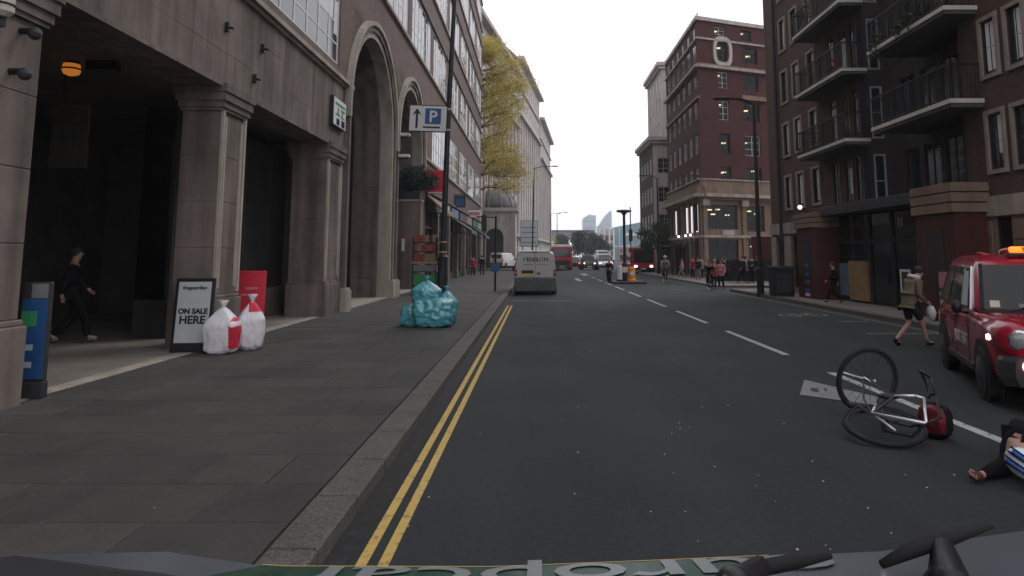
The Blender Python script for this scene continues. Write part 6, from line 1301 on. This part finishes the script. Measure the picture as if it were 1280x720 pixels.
RIDE = {'pel':(0,-.2,1.0),'sp':(0,-.1,1.14),'ch':(0,.08,1.31),'nk0':(0,.19,1.43),'nk':(0,.23,1.49),'hd1':(0,.28,1.55),'hd2':(0,.28,1.63),'hd3':(0,.26,1.70),'sh_r':(.175,.15,1.40),'sh_l':(-.175,.15,1.40),'el_r':(.27,.28,1.18),'el_l':(-.27,.28,1.18),'wr_r':(.22,.36,1.04),'wr_l':(-.22,.36,1.04),'ha_r':(.2,.39,1.02),'ha_l':(-.2,.39,1.02),'hp_r':(.09,-.19,.96),'hp_l':(-.09,-.19,.96),'kn_r':(.11,.2,.76),'an_r':(.12,.06,.43),'to_r':(.12,.17,.36),'kn_l':(-.1,.10,.62),'an_l':(-.12,-.2,.29),'to_l':(-.12,-.10,.23)}
STAND = {'wr_r':(.23,.06,.9)}
def person(label, loc, rz, h=1.7, pose=STAND, top='greycloth', legs='navycloth', shoes='blackcloth', hair='hair', shorts=False, helmet=None, fingers=False, hood=None, longcoat=False, gloves=None, group=None, sub=1, carry=None):
    J = joints(pose); s_ = h/1.75
    t = thing('person', label, 'person', loc, rz, group); t.scale = (s_, s_, s_)
    nodes = dict(J); edges = list(BE); roots = ['pel']
    up = (J['hd3'][0]-J['hd1'][0]).normalized(); right = (J['sh_r'][0]-J['sh_l'][0]).normalized(); fwd = up.cross(right).normalized(); hc = J['hd2'][0]
    def isl(key, pts):
        for i, (p, r_) in enumerate(pts):
            nodes[f'{key}{i}'] = (Vector(p), r_)
            if i: edges.append((f'{key}{i-1}', f'{key}{i}'))
        roots.append(key+'0')
    isl('nose', [(hc+fwd*.06-up*.005, .016), (hc+fwd*.105-up*.03, .014), (hc+fwd*.085-up*.045, .012)])
    for sg in (-1, 1): isl('ear'+str(sg), [(hc+right*sg*.07-up*.01, .014), (hc+right*sg*.088-fwd*.01-up*.01, .018)])
    for sd_ in 'lr':
        w_, p = J['wr_'+sd_][0], J['ha_'+sd_][0]; d = (p-w_).normalized(); sg = 1 if sd_ == 'r' else -1
        sidev = d.cross(right*sg); sidev = (sidev if sidev.length > .2 else d.cross(fwd)).normalized(); nrm = d.cross(sidev).normalized()*sg
        if nrm.dot(-right*sg) < 0: nrm = -nrm
        if fingers:
            for i, (o_, ln) in enumerate(((-.027,.062),(-.009,.075),(.009,.07),(.027,.055))):
                b0 = p+sidev*o_+d*.0; isl('f%s%d_' % (sd_, i), [(b0,.0095),(b0+d*ln*.5+nrm*.008,.009),(b0+d*ln*.78+nrm*.026,.0085),(b0+d*ln*.8+nrm*.045,.0075)])
            b0 = p-sidev*.025-d*.045; isl('t%s_' % sd_, [(b0,.011),(b0-sidev*.022+d*.03+nrm*.014,.0105),(b0-sidev*.02+d*.055+nrm*.03,.009)])
        else:
            for i, o_ in enumerate((-.02,.0,.02)): isl('f%s%d_' % (sd_, i), [(p+sidev*o_,.011),(p+sidev*o_+d*.05+nrm*.012,.01),(p+sidev*o_+d*.07+nrm*.03,.008)])
            isl('t%s_' % sd_, [(p-sidev*.02-d*.03,.011),(p-sidev*.045+d*.01+nrm*.01,.009)])
    skin('body', nodes, edges, 'skin', t, sub, roots)
    g = lambda keys, add: {k: (J[k][0], tuple(x+add for x in J[k][1]) if isinstance(J[k][1], tuple) else J[k][1]+add) for k in keys}
    if legs:
        tn = g(['pel','hp_l','hp_r','kn_l','kn_r'], .018); tn['wst'] = (J['pel'][0]*.35+J['sp'][0]*.65, (.152,.122)); te = [('pel','wst'),('pel','hp_l'),('pel','hp_r'),('hp_l','kn_l'),('hp_r','kn_r')]
        if shorts:
            for sd_ in 'lr': tn['kn_'+sd_] = (J['kn_'+sd_][0]*.92+J['hp_'+sd_][0]*.08, .085)
        else:
            tn.update(g(['an_l','an_r'], .026)); te += [('kn_l','an_l'),('kn_r','an_r')]
        skin('shorts' if shorts else 'trousers', tn, te, legs, t, sub, ['pel'])
    jn = g(['pel','sp','ch','nk0','sh_l','sh_r','el_l','el_r','wr_l','wr_r'], .022); jn['pel'] = (J['pel'][0]*.95+J['sp'][0]*.05, (.168,.132)); jn['hm'] = (J['pel'][0]*1.4-J['sp'][0]*.4, (.155,.125)); je = [('pel','hm'),('pel','sp'),('sp','ch'),('ch','nk0'),('nk0','sh_l'),('nk0','sh_r'),('sh_l','el_l'),('sh_r','el_r'),('el_l','wr_l'),('el_r','wr_r')]
    jn['wr_l'] = (jn['wr_l'][0], .04); jn['wr_r'] = (jn['wr_r'][0], .04)
    if longcoat: jn['hem'] = (J['pel'][0]*.0+(J['kn_l'][0]+J['kn_r'][0])*.35+J['pel'][0]*.3, (.2,.17)); je.append(('pel','hem'))
    skin('jacket', jn, je, top, t, sub, ['pel'])
    for sd_ in 'lr':
        a, o_ = J['an_'+sd_][0], J['to_'+sd_][0]; hl = a+(a-o_)*.25; hl.z = min(a.z, o_.z)+.005 if abs(a.z-o_.z) < .2 else a.z
        skin('shoe', {'h': (hl, .046), 'm': ((a+o_)/2-Vector((0,0,.02)), (.048,.04)), 't': (o_, (.05,.034)), 'c': (a+Vector((0,0,.03)), .052)}, [('h','m'),('m','t'),('h','c')], shoes, t, sub, ['h'])
        if gloves: skin('glove', {'w': (J['wr_'+sd_][0], .042), 'p': (J['ha_'+sd_][0], (.05,.034)), 'f': (J['ha_'+sd_][0]+(J['ha_'+sd_][0]-J['wr_'+sd_][0])*.5, (.044,.026))}, [('w','p'),('p','f')], gloves, t, sub, ['w'])
    M_ = Matrix((right, fwd, up)).transposed()
    if hair and not helmet:
        q = MB(); q.ball((0,0,0), (.098,.112,.10), 14); q.v = [(x, y_, z if not (y_ > .05 and z < .02) else z+.05) for x, y_, z in q.v]; q.v = [tuple(M_ @ Vector(p)+hc+up*.035-fwd*.02) for p in q.v]; q.build('hair', hair, t, smooth=True)
    if helmet:
        q = MB(); q.ball((0,0,0), (.115,.15,.105), 18); q.v = [(x, y_, max(z, -.02)) for x, y_, z in q.v]; q.v = [tuple(M_ @ Vector(p)+hc+up*.05) for p in q.v]; hm = q.build('helmet', helmet, t, smooth=True)
        q = MB(); [q.tube([M_ @ Vector((x*1.0, .153*math.cos(a), .112*math.sin(a)*math.sqrt(max(.05, 1-(x/.12)**2))))+hc+up*.05 for a in [PI*k/10 for k in range(1, 10)]], .008, 5) for x in (-.06,-.02,.02,.06)]; q.build('vent', 'black', hm)
        if fingers: q = MB(); [q.tube([M_ @ Vector((x, .156*math.cos(a), .114*math.sin(a)*math.sqrt(max(.05, 1-(x/.12)**2))))+hc+up*.052 for a in [PI*k/10 for k in range(2, 8)]], .013, 6) for x in (-.04,.04)]; q.build('helmet_stripe', 'helmet_blue', hm)
    q = MB(); [q.ball(hc+right*sg*.032+fwd*.088+up*.012, .011, 8) for sg in (-1,1)]; q.build('eye', 'hair', t)
    if hood:
        q = MB(); q.torus((0,0,0), .10, .04, None, 18, 8); q.v = [tuple(M_ @ (Vector(p)*1.0)+J['nk0'][0]+up*.05-fwd*.03) for p in q.v]; q.build('collar', hood, t, smooth=True)
    if carry:
        q = MB(); p = J['ha_r'][0]; q.ball((p.x, p.y+.03, p.z-.2), (.11,.08,.16), 12, jit=.06); q.tube([(p.x-.05,p.y+.02,p.z-.08),(p.x,p.y,p.z-.0),(p.x+.05,p.y+.03,p.z-.08)], .008, 5); b_ = q.build('carried_bag', carry, t)
    return t
W_ST = dict(WALK); W_ST.update({'sp':(0,.03,1.10),'ch':(0,.10,1.29),'nk0':(0,.17,1.42),'nk':(0,.22,1.48),'hd1':(0,.28,1.51),'hd2':(0,.31,1.58),'hd3':(0,.32,1.66),'sh_r':(.175,.13,1.38),'sh_l':(-.175,.13,1.38),'el_r':(.23,.06,1.11),'el_l':(-.23,.18,1.12),'wr_r':(.2,.26,.95),'ha_r':(.19,.34,.92),'wr_l':(-.2,.38,1.0),'ha_l':(-.18,.45,.97)})
person('man in an olive hooded jacket and dark shorts walking past the red taxi', (7.42, 14.3, 0), RAD(-78), 1.62, W_ST, 'olive', 'navycloth', 'blackcloth', 'hair', shorts=True, fingers=True, hood='whitecloth', sub=2, carry='whitecloth')
person('person in dark clothes walking on the right pavement past the timber panel', (10.5, 25.3, .12), RAD(60), 1.42, WALK, 'blackcloth', 'blackcloth', carry=None)
bicycle('bicycle ridden by the cyclist in black on the right of the road', (8.75, 36.3, 0), RAD(172), 'charcoal')
person('cyclist in black riding towards us near the right kerb', (8.75, 36.3, 0), RAD(172), 1.58, RIDE, 'blackcloth', 'blackcloth', hair='hair')
bicycle('bicycle ridden by the far cyclist before the bus shelter', (8.35, 46.6, 0), RAD(178), 'charcoal')
person('far cyclist in grey with a pale helmet riding before the bus shelter', (8.35, 46.6, 0), RAD(178), 1.75, RIDE, 'greycloth', 'navycloth', helmet='helmet')
CHAT = dict(WALK); CHAT.update({'kn_r':(.1,.04,.5),'an_r':(.12,.02,.09),'to_r':(.17,.16,.04),'kn_l':(-.11,.05,.5),'an_l':(-.12,-.06,.09),'to_l':(-.15,.08,.04),'el_r':(.25,-.02,1.14),'wr_r':(.12,.2,1.1),'ha_r':(.06,.24,1.14),'el_l':(-.22,-.05,1.13),'wr_l':(-.21,.03,.9),'ha_l':(-.2,.06,.82),'hd2':(.02,.04,1.655),'hd3':(.03,.03,1.73)})
gp = 'people waiting outside the red brick office'
for x, y_, rz, h, pose, tp, lg, lb, z in ((9.75,37.8,160,1.55,WALK,'pinkcloth','blackcloth','woman in a pink top walking beside the cyclist in black',0), (9.45,38.2,200,1.5,CHAT,'redcloth','navycloth','person in a red top behind the cyclist in black',0),
    (12.75,43.6,235,1.6,CHAT,'greycloth','blackcloth','person in grey behind the two figures by the railings',.12), (13.75,44.3,110,1.68,WALK,'blackcloth','navycloth','person in black at the right end of the crowd by the railings',.12), (11.75,44.6,250,1.5,WALK,'navycloth','blackcloth','person in navy walking left of the crowd by the railings',.12), (12.4,47.6,180,1.6,CHAT,'blackcloth','blackcloth','person in black farther back in the side street mouth',.12), (11.2,49.5,140,1.55,CHAT,'navycloth','greycloth','person in navy waiting under the office corner',.12),
    (12.35,42.7,100,1.62,WALK,'blackcloth','blackcloth','person in black standing left of the black railings',.12), (13.0,43.2,190,1.65,CHAT,'navycloth','blackcloth','tall person in navy standing in front of the black railings',.12),
    (11.4,52.2,120,1.55,CHAT,'redcloth','blackcloth','person in a dark red coat below the office corner',.12), (11.9,51.6,200,1.55,WALK,'tancloth','blackcloth','person in a tan coat with a dark bag below the office corner',.12), (10.9,53.5,90,1.45,WALK,'pinkcloth','greycloth','person in a pale pink top at the kerb below the office',.12), (11.7,46.9,210,1.6,WALK,'greycloth','navycloth','person in grey walking between the two groups on the right',.12)):
    person(lb, (x, y_, z), RAD(rz), h, pose, tp, lg, group=gp)
person('person in a bright red coat walking on the far left pavement', (-5.0, 56, .12), RAD(180), 1.6, WALK, 'redcloth', 'blackcloth')
person('person in dark clothes with a pale top on the far left pavement', (-4.6, 60, .12), RAD(0), 1.65, WALK, 'navycloth', 'blackcloth', hood='whitecloth')
person('person in a tan top and jeans standing in the dark arcade', (-9.0, 13.9, .124), RAD(-60), 1.8, WALK, 'blackcloth', 'blackcloth', 'greycloth')
person('second dim figure in dark clothes deep in the arcade', (-8.9, 16.4, .124), RAD(120), 1.75, STAND, 'navycloth', 'blackcloth')
# motorcyclist waiting behind the island
t = thing('motorcycle', 'dark scooter behind the left end of the traffic island', 'motorcycle', (4.9, 48.5, 0), RAD(180))
My = Matrix.Rotation(PI/2, 3, 'Y')
for y_ in (-.6, .62): q = MB(); q.torus((0,y_,.28), .21, .07, My, 24, 8); w_ = q.build('wheel', 'rubber', t, smooth=True); q = MB(); q.lathe([(.15,-.03),(.15,.03)], (0,y_,.28), 12, M=My); q.build('rim', 'lens', w_)
q = MB(); loft(q, [[(math.cos(2*PI*j/12)*a, y_, zc+math.sin(2*PI*j/12)*b_) for j in range(12)] for y_, a, b_, zc in ((-.85,.06,.06,.7),(-.6,.17,.17,.62),(-.2,.16,.2,.55),(.1,.14,.1,.35),(.35,.2,.22,.55),(.5,.12,.3,.75),(.58,.08,.1,.95))]); q.build('body', 'charcoal', t, smooth=True); q = MB(); q.tube([(-.3,.42,1.0),(0,.5,.98),(.3,.42,1.0)], .018, 6); q.build('handlebar', 'black', t); q = MB(); q.box(-.13,.13,-.65,-.02,.72,.82); q.build('saddle', 'rubber', t, bevel=.04); q = MB(); q.ball((0,.6,.85), .09, 10); q.build('headlight', 'lens', t)
person('scooter rider in black with a white helmet behind the traffic island', (4.9, 48.55, 0), RAD(180), 1.55, RIDE, 'blackcloth', 'blackcloth', helmet='whitecloth')
# the fallen rider at the right edge
FALL = {'pel':(4.32,6.42,.17),'sp':(4.25,6.30,.19),'ch':(4.12,6.14,.2),'nk0':(4.0,6.0,.2),'nk':(3.95,5.92,.2),'hd1':(3.91,5.85,.19),'hd2':(3.87,5.77,.19),'hd3':(3.83,5.70,.19),'sh_r':(4.09,6.02,.34),'sh_l':(3.95,6.10,.08),'el_r':(4.02,5.85,.15),'wr_r':(3.98,5.65,.07),'ha_r':(3.97,5.58,.06),'el_l':(3.78,6.02,.06),'wr_l':(3.62,5.93,.05),'ha_l':(3.55,5.90,.045),
        'hp_r':(4.36,6.47,.25),'hp_l':(4.34,6.47,.10),'kn_r':(4.52,6.84,.22),'an_r':(4.86,6.62,.10),'to_r':(4.95,6.70,.06),'kn_l':(4.50,6.82,.09),'an_l':(4.82,6.9,.06),'to_l':(4.9,7.0,.045)}
FALL = {k: (p[0]-4.00, p[1]-6.4, p[2]) for k, p in FALL.items()}
person('fallen rider in black with a pale blue helmet lying on the road', (3.95, 6.4, 0), 0, 1.75, FALL, 'blackcloth', 'blackcloth', 'blackcloth', helmet='helmet', fingers=True, gloves='red_wall', sub=2)
# turn every skinned body and garment into a plain mesh
dg = bpy.context.evaluated_depsgraph_get(); done = []
for o, m in SKIN:
    me = bpy.data.meshes.new_from_object(o.evaluated_get(dg)); done.append((o, m, me))
for o, m, me in done:
    o.modifiers.clear(); o.data = me; me.name = o.name; me.materials.clear(); me.materials.append(MT[m]); me.polygons.foreach_set('use_smooth', [True]*len(me.polygons)); me.polygons.foreach_set('material_index', [0]*len(me.polygons))

# ---------------------------------------------------------------- thin city haze round the whole scene
hm_ = bpy.data.materials.new('haze'); hm_.use_nodes = True; hn = hm_.node_tree; hn.nodes.clear()
ho = hn.nodes.new('ShaderNodeOutputMaterial'); hv = hn.nodes.new('ShaderNodeVolumePrincipled'); hv.inputs['Color'].default_value = (.86, .89, .95, 1); hv.inputs['Density'].default_value = .0007; hv.inputs['Anisotropy'].default_value = 0
hn.links.new(hv.outputs[0], ho.inputs['Volume']); MT['haze'] = hm_
q = MB(); q.box(-305, 305, -65, 805, -1.03, 46); tag(q.build('haze', 'haze'), 'thin pale haze hanging along the whole street', 'haze', kind='stuff')
